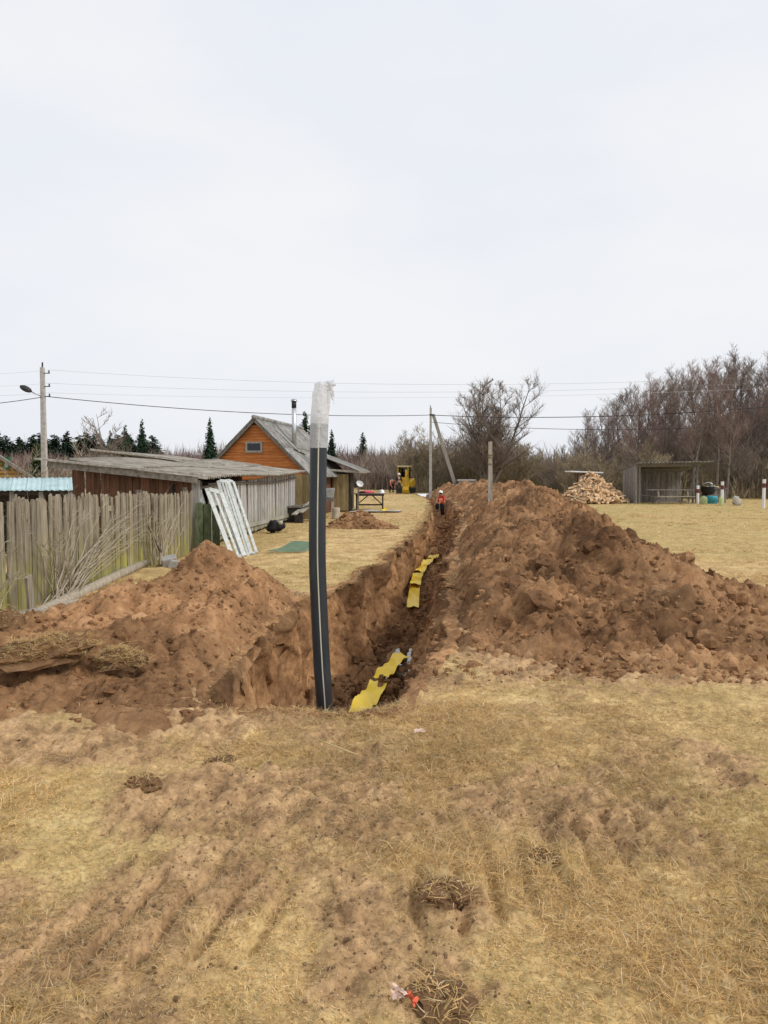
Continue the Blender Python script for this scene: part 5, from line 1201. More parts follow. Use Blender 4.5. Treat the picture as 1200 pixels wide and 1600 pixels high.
# yellow warning tape on the trench floor
def tape(label, pts, w, seed, lift=.03, zs=None):
    P = []
    for (px, py) in pts:
        q = G(px, py, -1.15)
        for _ in range(3): q = G(px, py, floor_z(q[0], q[1]) + lift)
        P.append(Vector(q))
    zz = [p.z for p in P]; zm = sum(zz) / len(zz); P = [Vector(G(px, py, .3 * z + .7 * zm)) for (px, py), z in zip(pts, zz)]
    S = smooth_path(P, 26); r2 = random.Random(seed); vs = []; n = 5; m = MB()
    for i, p in enumerate(S):
        d = (S[min(i+1, 26)] - S[max(i-1, 0)]); d.z = 0; d.normalize(); s = Vector((d.y, -d.x, 0))
        tw = .22 * math.sin(i * .35 + seed)
        for j in range(n + 1):
            f = j / n - .5; vs.append(p + s * (w * f) + Vector((0, 0, w * f * tw + .014 * math.sin(i * .8 + j * 1.7 + seed) + .006 * r2.gauss(0, .6))))
    k = len(vs); th_ = [v - Vector((0, 0, .004)) for v in vs]; fs = []
    for i in range(26):
        for j in range(n):
            a = i*(n+1) + j; fs.append((a, a+1, a+n+2, a+n+1)); fs.append((k+a, k+a+n+1, k+a+n+2, k+a+1))
    m.add(vs + th_, fs)
    return tag(m.build('warning_tape', 'tape_yellow', None, True, loc=tuple(P[0])), label, 'tape', 'yellow tape strips along the trench floor')
tape('widest crumpled strip of yellow tape, beside the foot of the pipe', [(558, 1116), (570, 1096), (584, 1078), (594, 1064)], .25, 1, .19)
tape('narrow twisted strip of yellow tape beside the puddle', [(594, 1058), (604, 1046), (616, 1034), (628, 1022)], .22, 2, .19)
tape('straight strip of yellow tape at the dark muddy spot on the trench floor', [(645, 948), (646, 935), (648, 918), (649, 914)], .24, 3, .17)
tape('middle strip of yellow tape lying on the trench floor beyond the puddle', [(649, 912), (651, 903), (654, 895)], .25, 4, .17)
tape('slanting strip of yellow tape lying farthest along the trench floor', [(656, 892), (664, 881), (672, 873)], .25, 5, .19)
tape('short folded end of yellow tape after the slanting strip', [(674, 872), (680, 867)], .28, 6, .19)
# puddle
q = G(633, 1034, -1.2); q = G(633, 1034, floor_z(q[0], q[1], .15, .80)); m = MB(); r2 = random.Random(8); n = 26
ring = [(q[0] + .30 * (1 + .10 * (r2.random() - .5)) * math.cos(2*math.pi*k/n), q[1] + .8 * (1 + .10 * (r2.random() - .5)) * math.sin(2*math.pi*k/n), q[2] + .02) for k in range(n)]
m.add(ring + [(v[0], v[1], v[2] - .05) for v in ring], [tuple(range(n))] + [(k, k + n, (k+1) % n + n, (k+1) % n) for k in range(n)]); tag(m.build('puddle', 'water', None, loc=q), 'small grey puddle on the trench floor', kind='structure')

# ================================================================== YARD THINGS ON THE LEFT
# ---- leaning white window and door frames
def frame(label, TLp, TRp, BRp, BLp, Yt, Yb, bw, bars=(), group='white frames leaning on the shed'):
    tl, tr = Vector(At(*TLp, Yt)), Vector(At(*TRp, Yt - .05)); bl_, br = Vector(At(*BLp, Yb)), Vector(At(*BRp, Yb))
    t_ = thing('window_frame', label, 'frame', tuple(bl_), group); nrm = (tr - tl).cross(bl_ - tl).normalized()
    for a, b, nm in ((tl, bl_, 'stile'), (tr, br, 'stile'), (tl, tr, 'head_rail'), (bl_, br, 'bottom_rail')):
        wd = bw if nm == 'stile' else bw * 1.25
        if nm != 'stile': d = (b - a).normalized() * bw * .52; a, b = a + d, b - d
        MB().beam(a, b, wd, .05, nrm).build(nm, 'white_paint', t_)
    for f in bars:
        a, b = tl.lerp(tr, f), bl_.lerp(br, f); MB().beam(a, b, bw * .55, .035, nrm).build('bar', 'white_paint', t_)
    return t_
frame('white frame with a broad head rail, leaning next to the green board', (323, 764), (346, 771), (382, 869), (364, 872), 16.6, 15.15, .09, (.5,))
frame('tallest white frame leaning between two others on the shed', (341, 752), (357, 753), (393, 866), (377, 869), 17.0, 15.3, .075, (.38, .68))
frame('narrow white frame leaning closest to the open shed wall', (355, 750), (365, 754), (401, 864), (391, 866), 17.2, 15.35, .055, ())
a, b2 = At(310, 762, 16.7), At(318, 788, 16.4); tag(MB().beam(a, b2, .10, .03, (0,1,0)).build('white_board', 'white_paint', None, loc=a), 'short white board leaning in the open bay above the green board', 'board')
gbt = thing('green_panel', 'mossy green board panel leaning in the open shed bay', 'panel', At(325, 862, 16.2))
for k in range(3):
    a, b2 = Vector(At(312 + k * 13, 868, 16.0)), Vector(At(311 + k * 13, 786 + k * 2, 16.3)); MB().beam(a, b2, .165, .03, (0,1,0)).build('board', 'green_board', gbt)
# ---- concrete blocks, boards by the fence
for i, (px, py, Y, s, lb) in enumerate([(263, 876, 13.4, .20, 'upper pale grey concrete block on the heap end by the fence'), (276, 884, 13.2, .22, 'broken pale grey concrete block beside the other two'), (256, 886, 13.5, .2, 'mossy lower concrete block at the dead branch')]):
    p = At(px, py, Y); m = MB(); m.box(-s*.7, s*.7, -s*.45, s*.45, -s*.38, s*.38); o = bevel(m.build('concrete_block', 'concrete', None, loc=(0,0,0)), .02); o.location = p; o.rotation_euler = (.3, .35 * (i - .5), .5 + i); tag(o, lb, 'concrete block')
o = MB().tube([G(52, 962), Vector(G(240, 878)) + Vector((-.1, 0, .02))], .075, 10); tag(o.build('timber_log', 'weathered_post', None, True, loc=G(52, 962)), 'long grey round timber lying along the foot of the fence', 'timber')
a, b2 = G(84, 956, .05), G(122, 938, .08); tag(MB().beam(a, b2, .16, .03).build('plank', 'grey_plank', None, loc=a), 'short pale plank lying beside the long timber', 'plank')
a, b2 = Vector(G(50, 962)), Vector(At(44, 900, 8.25)); tag(MB().beam(a, b2, .125, .03, (1,0,0)).build('leaning_board', 'weathered_post', None, loc=a), 'broken brown board leaning upright on the fence', 'board')
a, b2 = G(-40, 978, .06), G(60, 958, .07); tag(MB().beam(a, b2, .16, .10).build('timber_beam', 'grey_plank', None, loc=a), 'squared grey beam lying at the fence foot beside the leaning board', 'timber')
# ---- turf slabs and clods with dry grass
def turf(label, loc, sx, sy, sz, rot, seed, nb, name='turf_slab', group=None, tilt=(0,0)):
    t_ = thing(name, label, 'turf', loc, group); r2 = random.Random(seed); m = MB(); m.ball((0,0,0), 1, 18, 11, .55, (sx, sy, sz), r2)
    Mx = Euler((tilt[0], tilt[1], rot)).to_matrix(); vs = np.array([tuple(Mx @ Vector(v)) for v in m.V]); m.V = [tuple(v) for v in vs]
    me = m.mesh('soil', 'soil', False); a = me.color_attributes.new('col', 'FLOAT_COLOR', 'POINT'); a.data.foreach_set('color', np.tile(np.array([.72, .76, .80, 1], dtype=np.float32), len(me.vertices)))
    linkmesh('soil', me, t_, loc)
    r = np.random.default_rng(seed); top_ = vs[vs[:, 2] > np.quantile(vs[:, 2], .42)]; k = r.integers(0, len(top_), nb)
    P = top_[k] + r.normal(0, .012, (nb, 3)) + np.array([0, 0, .003]); L = r.uniform(.02, .075, nb)
    v, f, c = blades(P, L, np.full(nb, .0032), grasscol(nb, r, np.full(nb, .25)), np.abs(r.normal(.15, .35, nb)), r)
    o = linkmesh('grass', npmesh('grass', v, f, 'grass_blade', True, c), t_, loc); o['kind'] = 'stuff'
def onheap(px, py):
    q = G(px, py, .2)
    for _ in range(4): q = G(px, py, float(heap_top(HEAP_L, 341, .72, q[0], q[1])[0][0]))
    return q
q = onheap(62, 1040); turf('long overturned turf slab with yellow grass on the soil heap by the fence', (q[0], q[1], q[2] + .09), .36, .16, .09, R(25), 61, 4200, tilt=(.25, -.1))
q = onheap(192, 1052); turf('short thick turf slab with hanging grass beside the longer one on the heap', (q[0], q[1], q[2] + .08), .20, .13, .08, R(-20), 62, 2400, tilt=(.25, .1))
q = onheap(6, 985); turf('mossy green turf lump at the fence foot beside the heap', (q[0], q[1], q[2] + .05), .16, .22, .12, .3, 63, 500)
TC = [(700, 1408, .10, 'torn turf clod with a dark muddy side on the trampled ground'), (850, 1338, .065, 'straw tufted turf clod on the tyre track'), (224, 1236, .10, 'dark muddy turf clod at the churned patch'), (345, 1196, .09, 'flat reddish mud clod near the pit'), (690, 1568, .11, 'low straw tussock beside the torn orange tag')]
for i, (px, py, s, lb) in enumerate(TC):
    q = G(px, py); z_ = float(ground_z(np.array([q[0]]), np.array([q[1]]))[0]); turf(lb, (q[0], q[1], z_ + s * .02), s, s * .8, s * .30, i * 1.3, 70 + i, int(2600 * s), 'turf_clod', 'turf clods on the trampled ground')
# small litter
q = G(655, 1155); tag(sheet([(q[0]-.03, q[1]-.02, .045), (q[0]+.035, q[1]-.015, .05), (q[0]+.03, q[1]+.02, .06), (q[0]-.03, q[1]+.02, .05)], 6, 5, 3, .006, 'pale_pink', 'paper_scrap', None, q), 'tiny pink paper scrap on the grass', 'litter')
q0, q1, q2 = [Vector(G(a, b)) + Vector((0, 0, .05)) for a, b in ((486, 1164), (518, 1183), (558, 1193))]; tag(MB().tube([q0, q1 + Vector((0,0,.02)), q2], .004, 5).build('dry_stalk', 'straw', None, True, loc=q0), 'long dry straw stalk lying on the grass in front of the pit', 'stalk')
q = Vector(G(628, 1582)); t_ = thing('torn_tag', 'torn orange and pale pink ribbon lying in the grass', 'litter', tuple(q)); t_.scale = (.62, .62, .8)
sheet([q + Vector((.065, -.03, .045)), q + Vector((.01, .015, .062)), q + Vector((.025, .04, .066)), q + Vector((.08, -.005, .05))], 12, 6, 21, .012, 'red_orange', 'orange_end', t_, q)
sheet([q + Vector((-.05, .05, .06)), q + Vector((.02, .0, .065)), q + Vector((.025, .02, .07)), q + Vector((-.045, .075, .07))], 12, 5, 5, .008, 'pale_pink', 'pale_end', t_, q)
sheet([q + Vector((-.055, .02, .05)), q + Vector((.0, -.01, .06)), q + Vector((.005, .005, .065)), q + Vector((-.05, .04, .06))], 12, 5, 9, .008, 'pale_pink', 'pale_end', t_, q)
# ---- green netting on the grass
q = G(460, 857); net = MB(); x0, x1, y0, y1 = -2.42, -1.62, 15.2, 17.1; zf = lambda x, y: gz(x, y) + .05 + .02 * math.sin(x * 5 + y * 3)
for k in range(17): x = x0 + (x1 - x0) * k / 16; net.tube([(x + .3 * (y - y0) / (y1-y0), y, zf(x, y)) for y in np.linspace(y0, y1, 8)], .007, 4)
for k in range(30): y = y0 + (y1 - y0) * k / 29; net.tube([(x + .3 * (y - y0) / (y1-y0), y, zf(x, y) + .005) for x in np.linspace(x0, x1, 6)], .007, 4)
tag(net.build('netting', 'net_green', None, loc=(-2, 16.1, 0)), 'flat square of pale green netting lying on the lawn', 'netting')
# ---- black bag, board pile, chopping block, stand
q = G(430, 830); t_ = thing('black_bag', 'crumpled black bag with a grey flap on the grass by the shed wall', 'bag', q)
m = MB(); r2 = random.Random(5); m.ball((q[0] - .07, q[1], q[2] + .14), .2, 12, 8, .5, (.9, .9, .85), r2); m.ball((q[0] + .12, q[1] + .05, q[2] + .12), .16, 10, 7, .5, (1, 1, .8), r2); m.build('sack', 'black_cloth', t_, True)
m = MB(); m.ball((q[0] + .16, q[1] - .02, q[2] + .24), .08, 8, 6, .4, (1, .7, .8), r2); m.build('flap', 'tarp', t_, True)
bp_ = thing('board_pile', 'dark low stand with pale boards laid across it beside the olive screen', 'board pile', (-3.0, 25, 0))
MB().box(-3.42, -2.85, 25.0, 25.9, .0, .50).build('stand', 'dark_wood', bp_); MB().box(-3.46, -2.80, 24.96, 25.95, .502, .56).build('stand_top', 'old_wood', bp_)
for k, (a, b2) in enumerate([((-3.0, 24.4, .30), (-2.55, 26.0, .68)), ((-2.82, 24.6, .36), (-2.4, 26.1, .72)), ((-2.75, 25.0, .60), (-2.2, 25.9, .66))]): MB().beam(a, b2, .17, .04).build('board', 'grey_plank', bp_)
MB().box(-2.98, -2.72, 24.5, 24.85, 0, .28).build('support', 'dark_wood', bp_); MB().box(-2.55, -2.3, 25.7, 26.1, 0, .62).build('support', 'dark_wood', bp_)
q = G(525, 811); tag(MB().lathe([(.17, 0), (.16, .05), (.15, .3), (.155, .41), (.14, .42)], 14, q).build('chopping_block', 'weathered_post', None, True, loc=q), 'short round chopping block standing on the grass by the work stand', 'stump')
st = thing('work_stand', 'rough plank work stand beside the white wall of the lean-to', 'stand', (-2.3, 28, 0))
MB().box(-2.62, -1.90, 27.9, 28.4, .64, .69).build('top', 'old_wood', st)
for x, y in ((-2.55, 27.95), (-1.98, 27.95), (-2.55, 28.3), (-1.98, 28.3)): MB().beam((x, y, 0), (x + .03, y, .64), .08, .08).build('leg', 'weathered_post', st)
q = (-2.12, 28.15, .69); o = corrugated((-2.3, 28.1, .69), (.06, .1, .42), (.36, 0, .02), pitch=.06, amp=.008, th=.006); tag(o.build('washboard', 'slate', None, True, loc=q), 'small ribbed grey washboard standing on the work stand', 'washboard')
m = MB(); m.ball((0, 0, .1), .16, 10, 6, .3, (1.2, .7, .7)); tag(m.build('white_cloth', 'white_wall', None, True, loc=(0,0,0)), 'white cloth bundle lying on the work stand', 'cloth').location = (-2.42, 28.1, .69)
m = MB(); m.lathe([(.02, 0), (.17, .02), (.2, .12), (.21, .13), (.19, .125), (.15, .03)], 16); tag(m.build('basin', 'white_wall', None, True, loc=(0,0,0)), 'small white enamel basin hanging from the lean-to post', 'basin').location = (-1.12, 33.1, 1.18)
bpy.data.objects['basin'].rotation_euler = (R(55), 0, .5); bpy.data.objects['basin'].scale = (.8, .8, .8)
# ---- wooden table with things on it
tb = thing('table', 'dark wooden trestle table with braced legs standing on the grass', 'table', (-.65, 34, 0))
for k in range(6): MB().beam((-1.42, 33.62 + k * .155, .77), (.08, 33.62 + k * .155, .77 + .003 * (k % 2)), .15, .035).build('top_board', 'old_wood', tb)
MB().beam((-1.30, 33.6, .71), (.0, 33.6, .71), .04, .08).build('apron', 'dark_wood', tb); MB().beam((-1.30, 34.4, .71), (.0, 34.4, .71), .04, .08).build('apron', 'dark_wood', tb)
for x in (-1.25, -.06):
    for y in (33.65, 34.35): MB().beam((x, y, 0), (x, y, .74), .07, .07).build('leg', 'dark_wood', tb)
    MB().beam((x, 33.65, .25), (x, 34.35, .25), .04, .06).build('side_rail', 'dark_wood', tb)
MB().beam((-1.25, 34.0, .25), (-.06, 34.0, .25), .04, .07).build('stretcher', 'dark_wood', tb)
MB().beam((-1.22, 33.66, .28), (-.72, 33.66, .70), .03, .05).build('brace', 'dark_wood', tb); MB().beam((-.09, 33.66, .28), (-.55, 33.66, .70), .03, .05).build('brace', 'dark_wood', tb)
m = MB(); r2 = random.Random(2); m.ball((-.72, 33.9, .82), .17, 12, 7, .5, (1.5, 1, .5), r2); m.ball((-.95, 34.0, .83), .12, 10, 6, .5, (1.6, 1, .5), r2); tag(m.build('pink_jacket', 'pink_cloth', None, True, loc=(-.75, 33.9, .79)), 'crumpled pink jacket lying on the wooden table', 'jacket')
m = MB(); r2 = random.Random(4); m.ball((-1.02, 33.8, .83), .09, 10, 6, .5, (1.4, 1, .5), r2); tag(m.build('dark_glove', 'dark_cloth', None, True, loc=(-1.02, 33.8, .79)), 'dark crumpled glove beside the pink jacket on the table', 'glove')
def helmet_at(name, p, label=None, parent=None, rz=0, tilt=0):
    m = MB(); m.lathe([(.135, 0), (.132, .03), (.125, .07), (.10, .12), (.06, .15), (.01, .16)], 16, (0,0,0), .92, 1.1); m.lathe([(.165, -.008), (.165, .004), (.13, .012)], 16, (0, -.02, 0), .92, 1.15); m.beam((0, -.12, .10), (0, .12, .10), .03, .12)
    o = m.build(name, 'helmet_white', parent, True, loc=(0,0,0)); o.location = p; o.rotation_euler = (tilt, 0, rz)
    if label: tag(o, label, 'helmet')
    return o
helmet_at('helmet', (-.10, 33.85, .80), 'white safety helmet lying on the wooden table')
q = G(598, 799); t_ = thing('yellow_roll', 'small yellow roll of tape on the ground at the table leg', 'tape roll', q); MB().lathe([(.05, 0), (.12, 0), (.12, .10), (.05, .10)], 14, q).build('roll', 'tape_yellow', t_, True); MB().prism([(-.1, 0), (.1, 0), (.03, .16), (-.03, .16)], 1, -.03, .03).build('tail', 'tape_yellow', t_, loc=(0,0,0)).location = (.1, 0, .02)
sheet([(-1.55, 31.8, .035), (.65, 32.3, .035), (.85, 33.4, .03), (-1.3, 33.3, .03)], 24, 14, 4, .022, 'tarp', 'ground_sheet', None, (-.4, 32.6, 0)); tag(bpy.data.objects['ground_sheet'], 'grey sheet spread on the grass in front of the table', 'sheet')
sm = bpy.data.objects['ground_sheet'].modifiers.new('thick', 'SOLIDIFY'); sm.thickness = .012

# ================================================================== EXCAVATOR
EX = thing('excavator', 'yellow mini excavator with cab and folded arm at the far trench end', 'excavator', (2.0, 66.5, 0), rz=R(-14))
def ex(m, name, mt_, parent=EX, smooth=False, bv=0):
    o = m.build(name, mt_, parent, smooth, loc=(0,0,0)); o.location = (0,0,0)
    if bv: bevel(o, bv)
    return o
for sx in (-.55, .55):
    m = MB(); n = 22; pr = []
    for k in range(n):
        a = 2*math.pi*k/n; pr.append(((.72 if math.cos(a) > 0 else -.72) + .22 * math.cos(a), .24 + .22 * math.sin(a)))
    m.prism(pr, 0, sx - .14, sx + .14); tk = ex(m, 'track', 'rubber', EX)
    for y in (-.72, 0, .72): m = MB(); m.tube([(sx - .15, y, .24), (sx + .15, y, .24)], .13, 12); o = m.build('roller', 'black_metal', tk, loc=(0,0,0)); o.location = (0,0,0)
ex(MB().box(-.45, .45, -.6, .6, .2, .5), 'undercarriage', 'black_metal'); ex(MB().lathe([(.4, .5), (.4, .6)], 18), 'swing_ring', 'black_metal')
ex(MB().prism([(-.7, .6), (.62, .6), (.78, .8), (.78, 1.25), (.4, 1.35), (-.1, 1.2), (-.7, 1.1)], 0, -.68, .68), 'body', 'machine_yellow', bv=.04)
# cab: posts, roof, panes
for x in (-.62, .30):
    for y in (-.62, .45): ex(MB().beam((x, y, 1.1), (x, y + (.04 if y < 0 else 0), 2.38), .07, .07), 'cab_post', 'machine_yellow')
ex(MB().box(-.70, .38, -.72, .55, 2.38, 2.47), 'cab_roof', 'pale_yellow', bv=.03)
for nm, b in (('pane', (-.655, -.645, -.58, .42, 1.2, 2.35)), ('pane', (.325, .335, -.58, .42, 1.2, 2.35)), ('pane', (-.58, .26, .465, .475, 1.3, 2.3))): ex(MB().box(*b), nm, 'glass_dark')
ex(MB().box(-.58, .26, -.645, -.635, 1.15, 1.45), 'front_panel', 'machine_yellow'); 
m = MB(); m.box(-.35, .1, -.1, .3, 1.2, 1.36); m.box(-.35, .1, .22, .36, 1.36, 1.95); ex(m, 'seat', 'black_cloth')
ex(MB().tube([(.02, -.45, 1.15), (.02, -.4, 1.5)], .02, 6), 'lever', 'black_metal')
m = MB(); m.tube([(.36, -.55, 2.25), (.52, -.62, 2.2)], .015, 6); m.box(.46, .60, -.66, -.60, 1.98, 2.2); ex(m, 'mirror', 'black_metal')
# arm group
ex(MB().box(.18, .52, -1.02, -.66, .62, 1.0), 'boom_bracket', 'machine_yellow', bv=.02)
m = MB(); m.prism([(-.95, .8), (-.80, .8), (-.98, 1.5), (-1.45, 1.98), (-1.62, 2.02), (-1.60, 1.86), (-1.25, 1.55)], 0, .26, .44); ex(m, 'boom', 'machine_yellow', bv=.015)
m = MB(); m.prism([(-1.70, 2.12), (-1.50, 2.10), (-1.58, 1.2), (-1.62, .62), (-1.74, .62), (-1.76, 1.2)], 0, .28, .42); ex(m, 'stick', 'machine_yellow', bv=.015)
ex(MB().tube([(.35, -1.02, 1.02), (.35, -1.28, 1.75)], .045, 8), 'ram', 'steel'); ex(MB().tube([(.35, -1.15, 2.02), (.35, -1.6, 2.16)], .05, 8), 'ram', 'black_metal')
m = MB(); m.prism([(-1.62, .66), (-1.80, .62), (-1.98, .35), (-1.86, .08), (-1.60, .02), (-1.44, .16), (-1.52, .28), (-1.62, .30)], 0, .08, .62); bk = ex(m, 'bucket', 'machine_yellow', bv=.01)
for k in range(4): m = MB(); m.beam((.14 + k * .14, -1.46, .15), (.14 + k * .14, -1.32, .23), .05, .03); o = m.build('tooth', 'steel', bk, loc=(0,0,0)); o.location = (0,0,0)
ex(MB().prism([(-1.12, .06), (-1.02, .06), (-.98, .24), (-1.04, .42), (-1.1, .42), (-1.06, .24)], 0, -.68, .68), 'blade', 'black_metal')
ex(MB().beam((-.35, -1.05, .22), (-.35, -.5, .3), .08, .08), 'blade_arm', 'black_metal')

# ================================================================== PEOPLE
DG = None
def skin_mesh(name, pts, edges, mt_, root=0, sub=2):
    """pts: (x, y, z, rx, ry) -> evaluated skin mesh"""
    me = bpy.data.meshes.new(name); me.from_pydata([p[:3] for p in pts], edges, []); o = bpy.data.objects.new(name, me); COL.objects.link(o)
    sk = o.modifiers.new('skin', 'SKIN'); sk.use_smooth_shade = True
    if not me.skin_vertices: me.attributes  # layer is made by the modifier below
    layer = me.skin_vertices[0] if me.skin_vertices else None
    if layer is None:
        import bmesh
        bm = bmesh.new(); bm.from_mesh(me); bm.verts.layers.skin.verify(); bm.to_mesh(me); bm.free(); layer = me.skin_vertices[0]
    for i, p in enumerate(pts):
        layer.data[i].radius = (p[3], p[4] if len(p) > 4 else p[3]); layer.data[i].use_root = (i == root)
    ss = o.modifiers.new('sub', 'SUBSURF'); ss.levels = sub; ss.render_levels = sub
    bpy.context.view_layer.update()
    dg = bpy.context.evaluated_depsgraph_get(); nm = bpy.data.meshes.new_from_object(o.evaluated_get(dg)); nm.name = name
    nm.materials.clear(); nm.materials.append(MATS[mt_]); nm.polygons.foreach_set('use_smooth', np.ones(len(nm.polygons), dtype=bool))
    bpy.data.objects.remove(o); return nm
def person(label, loc, rz, J, vest, top_m, leg_m, helmet=True, sleeves=None):
    """J: joints in the figure's own frame, facing -Y, feet at z=0"""
    t_ = thing('person', label, 'person', loc, None, rz)
    def add(name, me):
        o = bpy.data.objects.new(name, me); COL.objects.link(o); o.parent = t_; return o
    g = lambda k, rx, ry=None: (*J[k], rx, ry or rx)
    hd = Vector(J['head']); nk = Vector(J['neck']); up = (hd - nk).normalized(); fw = Vector(J.get('face', (0, -1, 0))).normalized(); rt = fw.cross(up).normalized()
    # body: one continuous skin mesh with head, palms and fingers
    pts = [g('pelvis', .115, .10), g('waist', .115, .09), g('chest', .135, .10), g('neck', .05), (*(hd - up * .06), .065, .07), (*hd, .085, .095), (*(hd + up * .075), .062, .072)]
    E = [(0,1), (1,2), (2,3), (3,4), (4,5), (5,6)]
    for s in ('l', 'r'):
        b = len(pts); pts += [g('hip' + s, .085), g('knee' + s, .056), g('ankle' + s, .038), g('toe' + s, .034)]; E += [(0, b), (b, b+1), (b+1, b+2), (b+2, b+3)]
        b = len(pts); pts += [g('sho' + s, .058), g('elb' + s, .042), g('wri' + s, .028)]; E += [(2, b), (b, b+1), (b+1, b+2)]
        w = Vector(J['wri' + s]); d = (w - Vector(J['elb' + s])).normalized(); sd_ = d.cross(Vector((0, 0, 1)) if abs(d.z) < .9 else Vector((0, 1, 0))).normalized(); kn = w + d * .075
        b2 = len(pts); pts.append((*kn, .034, .018)); E.append((b + 2, b2))
        for k, (o_, L) in enumerate(((-.03, .062), (-.01, .075), (.01, .072), (.03, .056))):
            f0 = kn + sd_ * o_; cu = Vector((0, 0, -.35)); f1 = f0 + (d + cu * .5).normalized() * L * .55; f2 = f1 + (d + cu * 1.6).normalized() * L * .5
            c = len(pts); pts += [(*f1, .0095), (*f2, .008)]; E += [(b2, c), (c, c + 1)]
        th0 = w + d * .03 + sd_ * .04; c = len(pts); pts += [(*th0, .011), (*(th0 + d * .045 + sd_ * .012), .009)]; E += [(b + 2, c), (c, c + 1)]
    add('body', skin_mesh('body', pts, E, 'skin'))
    # face
    m = MB(); m.beam(hd + fw * .09 + up * .01, hd + fw * .125 - up * .02, .022, .03, tuple(up)); 
    for s in (-1, 1): m.ball(hd + rt * s * .088 + up * -.01, .03, 8, 5, 0, (.5, 1, 1.2))
    add('nose_and_ears', m.mesh('nose_and_ears', 'skin', True))
    m = MB()
    for s in (-1, 1): m.ball(hd + fw * .092 + rt * s * .034 + up * .018, .012, 8, 5)
    m.beam(hd + fw * .098 - up * .052 - rt * .025, hd + fw * .098 - up * .052 + rt * .025, .006, .008); add('eyes_and_mouth', m.mesh('eyes_and_mouth', 'eye', True))
    m = MB(); m.ball(hd - fw * .018 + up * .03, .104, 12, 8, .05, (.9, 1, .95)); add('hair', m.mesh('hair', 'hair', True))
    # trousers, boots
    pts = [g('pelvis', .135, .12), g('waist', .128, .105)]; E = [(0, 1)]
    for s in ('l', 'r'): b = len(pts); pts += [g('hip' + s, .105), g('knee' + s, .075), g('ankle' + s, .062)]; E += [(0, b), (b, b+1), (b+1, b+2)]
    add('trousers', skin_mesh('trousers', pts, E, leg_m))
    for s in ('l', 'r'):
        a, t2 = Vector(J['ankle' + s]), Vector(J['toe' + s]); pts = [(*(a + Vector((0,0,.12))), .058), (*a, .056), (*(a - Vector((0, 0, .03)) - (t2 - a) * .15), .045), (*t2, .05, .035)]; add('boot', skin_mesh('boot', pts, [(0,1), (1,2), (1,3)], 'black_cloth'))
    # jacket and vest
    pts = [g('waist', .142, .118), g('chest', .158, .122), g('neck', .068)]; E = [(0,1), (1,2)]
    for s in ('l', 'r'): b = len(pts); pts += [g('sho' + s, .078), g('elb' + s, .060), g('wri' + s, .045)]; E += [(1, b), (b, b+1), (b+1, b+2)]
    add('jacket', skin_mesh('jacket', pts, E, top_m))
    if vest:
        pl, wa, che = Vector(J['pelvis']), Vector(J['waist']), Vector(J['chest']); pts = [(*pl.lerp(wa, .15), .185, .165), (*wa, .182, .165), (*che, .215, .180), (*che.lerp(nk, .55), .115, .10)]
        for s in ('l', 'r'): pts.append((*che.lerp(Vector(J['sho' + s]), .8), .105, .108))
        v = add('vest', skin_mesh('vest', pts, [(0,1), (1,2), (2,3), (2,4), (2,5)], vest))
        bd = MB(); ax = (che - wa).normalized(); u_ = rt; w_ = ax.cross(u_).normalized(); P = []
        for f in (.15, .62):
            c = wa.lerp(che, f); ring = [c + u_ * (.188 + .012 * f) * math.cos(a) + w_ * .168 * math.sin(a) for a in np.linspace(0, 2*math.pi, 20)]; bd.tube(ring, .016, 6)
        o = bpy.data.objects.new('reflective_band', bd.mesh('reflective_band', 'reflective', True)); COL.objects.link(o); o.parent = v
    if helmet:
        h = helmet_at('helmet', (0,0,0), None, t_); h.parent = t_; h.location = hd + up * .045; h.rotation_euler = (fw.cross(Vector((1,0,0))).x * 0, 0, 0)
        q = Matrix((rt, -fw, up)).transposed().to_euler(); h.rotation_euler = q
    return t_
# worker standing in the trench, turned towards the left bank, holding a dark tool
J1 = dict(pelvis=(0, 0, .93), waist=(0, -.02, 1.08), chest=(0, -.05, 1.32), neck=(0, -.09, 1.50), head=(0, -.13, 1.62), face=(0, -1, -.35), hipl=(.10, 0, .88), hipr=(-.10, 0, .88), kneel=(.12, -.05, .50), kneer=(-.11, .03, .50), anklel=(.13, 0, .10), ankler=(-.12, .10, .10), toel=(.14, -.15, .04), toer=(-.12, -.04, .04),
          shol=(.19, -.05, 1.42), shor=(-.19, -.05, 1.42), elbl=(.25, -.10, 1.14), elbr=(-.24, -.12, 1.14), wril=(.16, -.33, 1.06), wrir=(-.12, -.34, 1.08))
wq = At(691, 812, 47); wz = floor_z(wq[0], 47., .25, .5)
person('person in orange vest and white helmet standing in the trench holding a dark bag', (wq[0], 47, wz + .03), R(-52), J1, 'vest_orange', 'red_cloth', 'dark_cloth')
m = MB(); r2 = random.Random(3); m.ball((0, 0, 0), .17, 10, 7, .35, (.8, .6, 1.2), r2); m.tube([(-.08, 0, .16), (0, 0, .30), (.08, 0, .16)], .012, 6)
o = m.build('tool_bag', 'black_cloth', None, True, loc=(0,0,0)); o.location = (wq[0] - .34, 47 - .2, wz + .82); tag(o, 'dark bag held by the worker in the trench', 'bag')
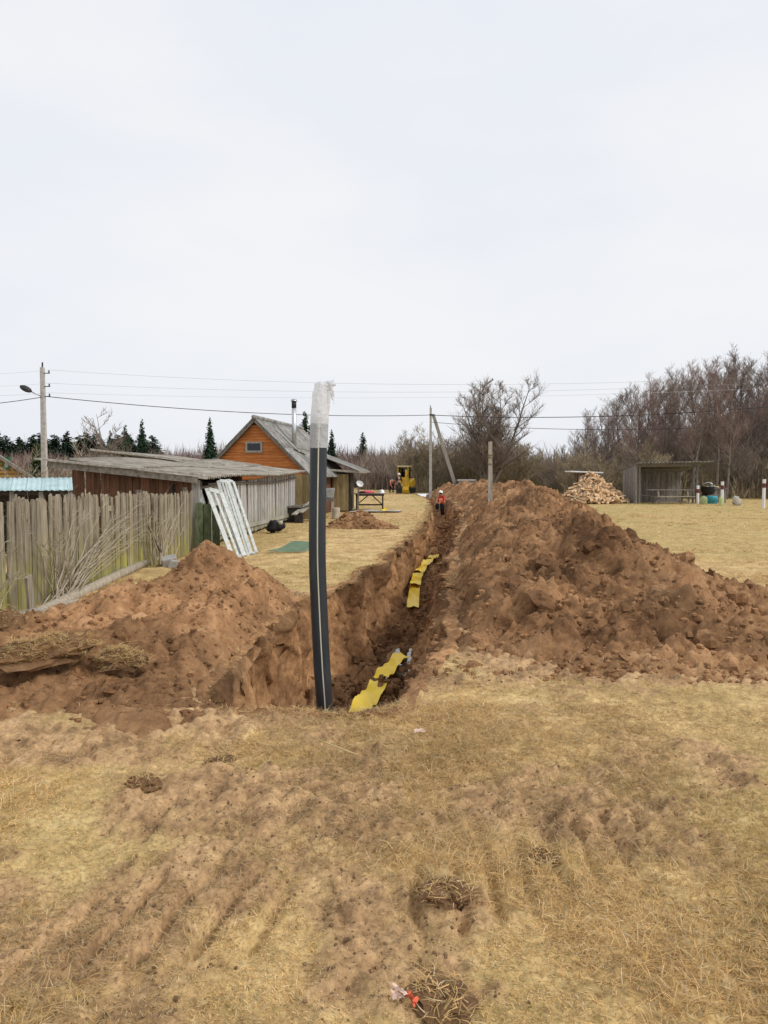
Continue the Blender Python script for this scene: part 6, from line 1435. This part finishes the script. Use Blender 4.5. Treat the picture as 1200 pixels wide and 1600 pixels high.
# bending worker and standing worker at the excavator
J2 = dict(pelvis=(0, .12, .90), waist=(0, 0, 1.03), chest=(0, -.24, 1.10), neck=(0, -.42, 1.06), head=(0, -.53, 1.00), face=(0, -.5, -1), hipl=(.10, .1, .86), hipr=(-.10, .1, .86), kneel=(.14, .0, .48), kneer=(-.14, .02, .48), anklel=(.15, .08, .10), ankler=(-.15, .1, .10), toel=(.16, -.08, .04), toer=(-.16, -.06, .04),
          shol=(.19, -.30, 1.08), shor=(-.19, -.30, 1.08), elbl=(.24, -.36, .80), elbr=(-.24, -.36, .80), wril=(.14, -.46, .58), wrir=(-.14, -.46, .58))
q = G(612, 770.5); person('person in pink and orange vest bending over beside the excavator', (q[0], q[1], 0), R(20), J2, 'vest_pink', 'vest_pink', 'black_cloth', helmet=False)
J3 = dict(pelvis=(0, 0, .92), waist=(0, -.01, 1.07), chest=(0, -.03, 1.31), neck=(0, -.04, 1.49), head=(0, -.06, 1.62), face=(0, -1, -.1), hipl=(.10, 0, .87), hipr=(-.10, 0, .87), kneel=(.13, -.04, .49), kneer=(-.12, .0, .49), anklel=(.16, .03, .10), ankler=(-.13, .05, .10), toel=(.18, -.12, .04), toer=(-.14, -.1, .04),
          shol=(.19, -.02, 1.41), shor=(-.19, -.02, 1.41), elbl=(.27, -.02, 1.14), elbr=(-.27, -.04, 1.14), wril=(.26, -.15, .92), wrir=(-.22, -.2, .94))
q = G(623, 772); person('person in dark clothes and white helmet standing beside the excavator', (q[0], q[1], 0), R(15), J3, None, 'dark_cloth', 'dark_cloth')
a, b2 = G(624, 762, .25), G(636, 770, .04); tag(MB().beam(a, b2, .14, .05).build('plank', 'grey_plank', None, loc=b2), 'grey plank lying slanted on the spoil at the excavator track', 'plank')
# dark stake with a short crossbar at the trench edge before the worker
q = At(677, 826, 37); t_ = thing('stake', 'dark wooden stake with a short crossbar in the trench wall before the worker', 'stake', (q[0], 37, q[2])); MB().beam((q[0], 37, q[2] - .2), At(676, 802, 37), .08, .08).build('shaft', 'weathered_post', t_); a = At(672, 804, 37); MB().beam((a[0] - .15, 37, a[2]), (a[0] + .25, 37, a[2]), .06, .06).build('crossbar', 'dark_wood', t_)
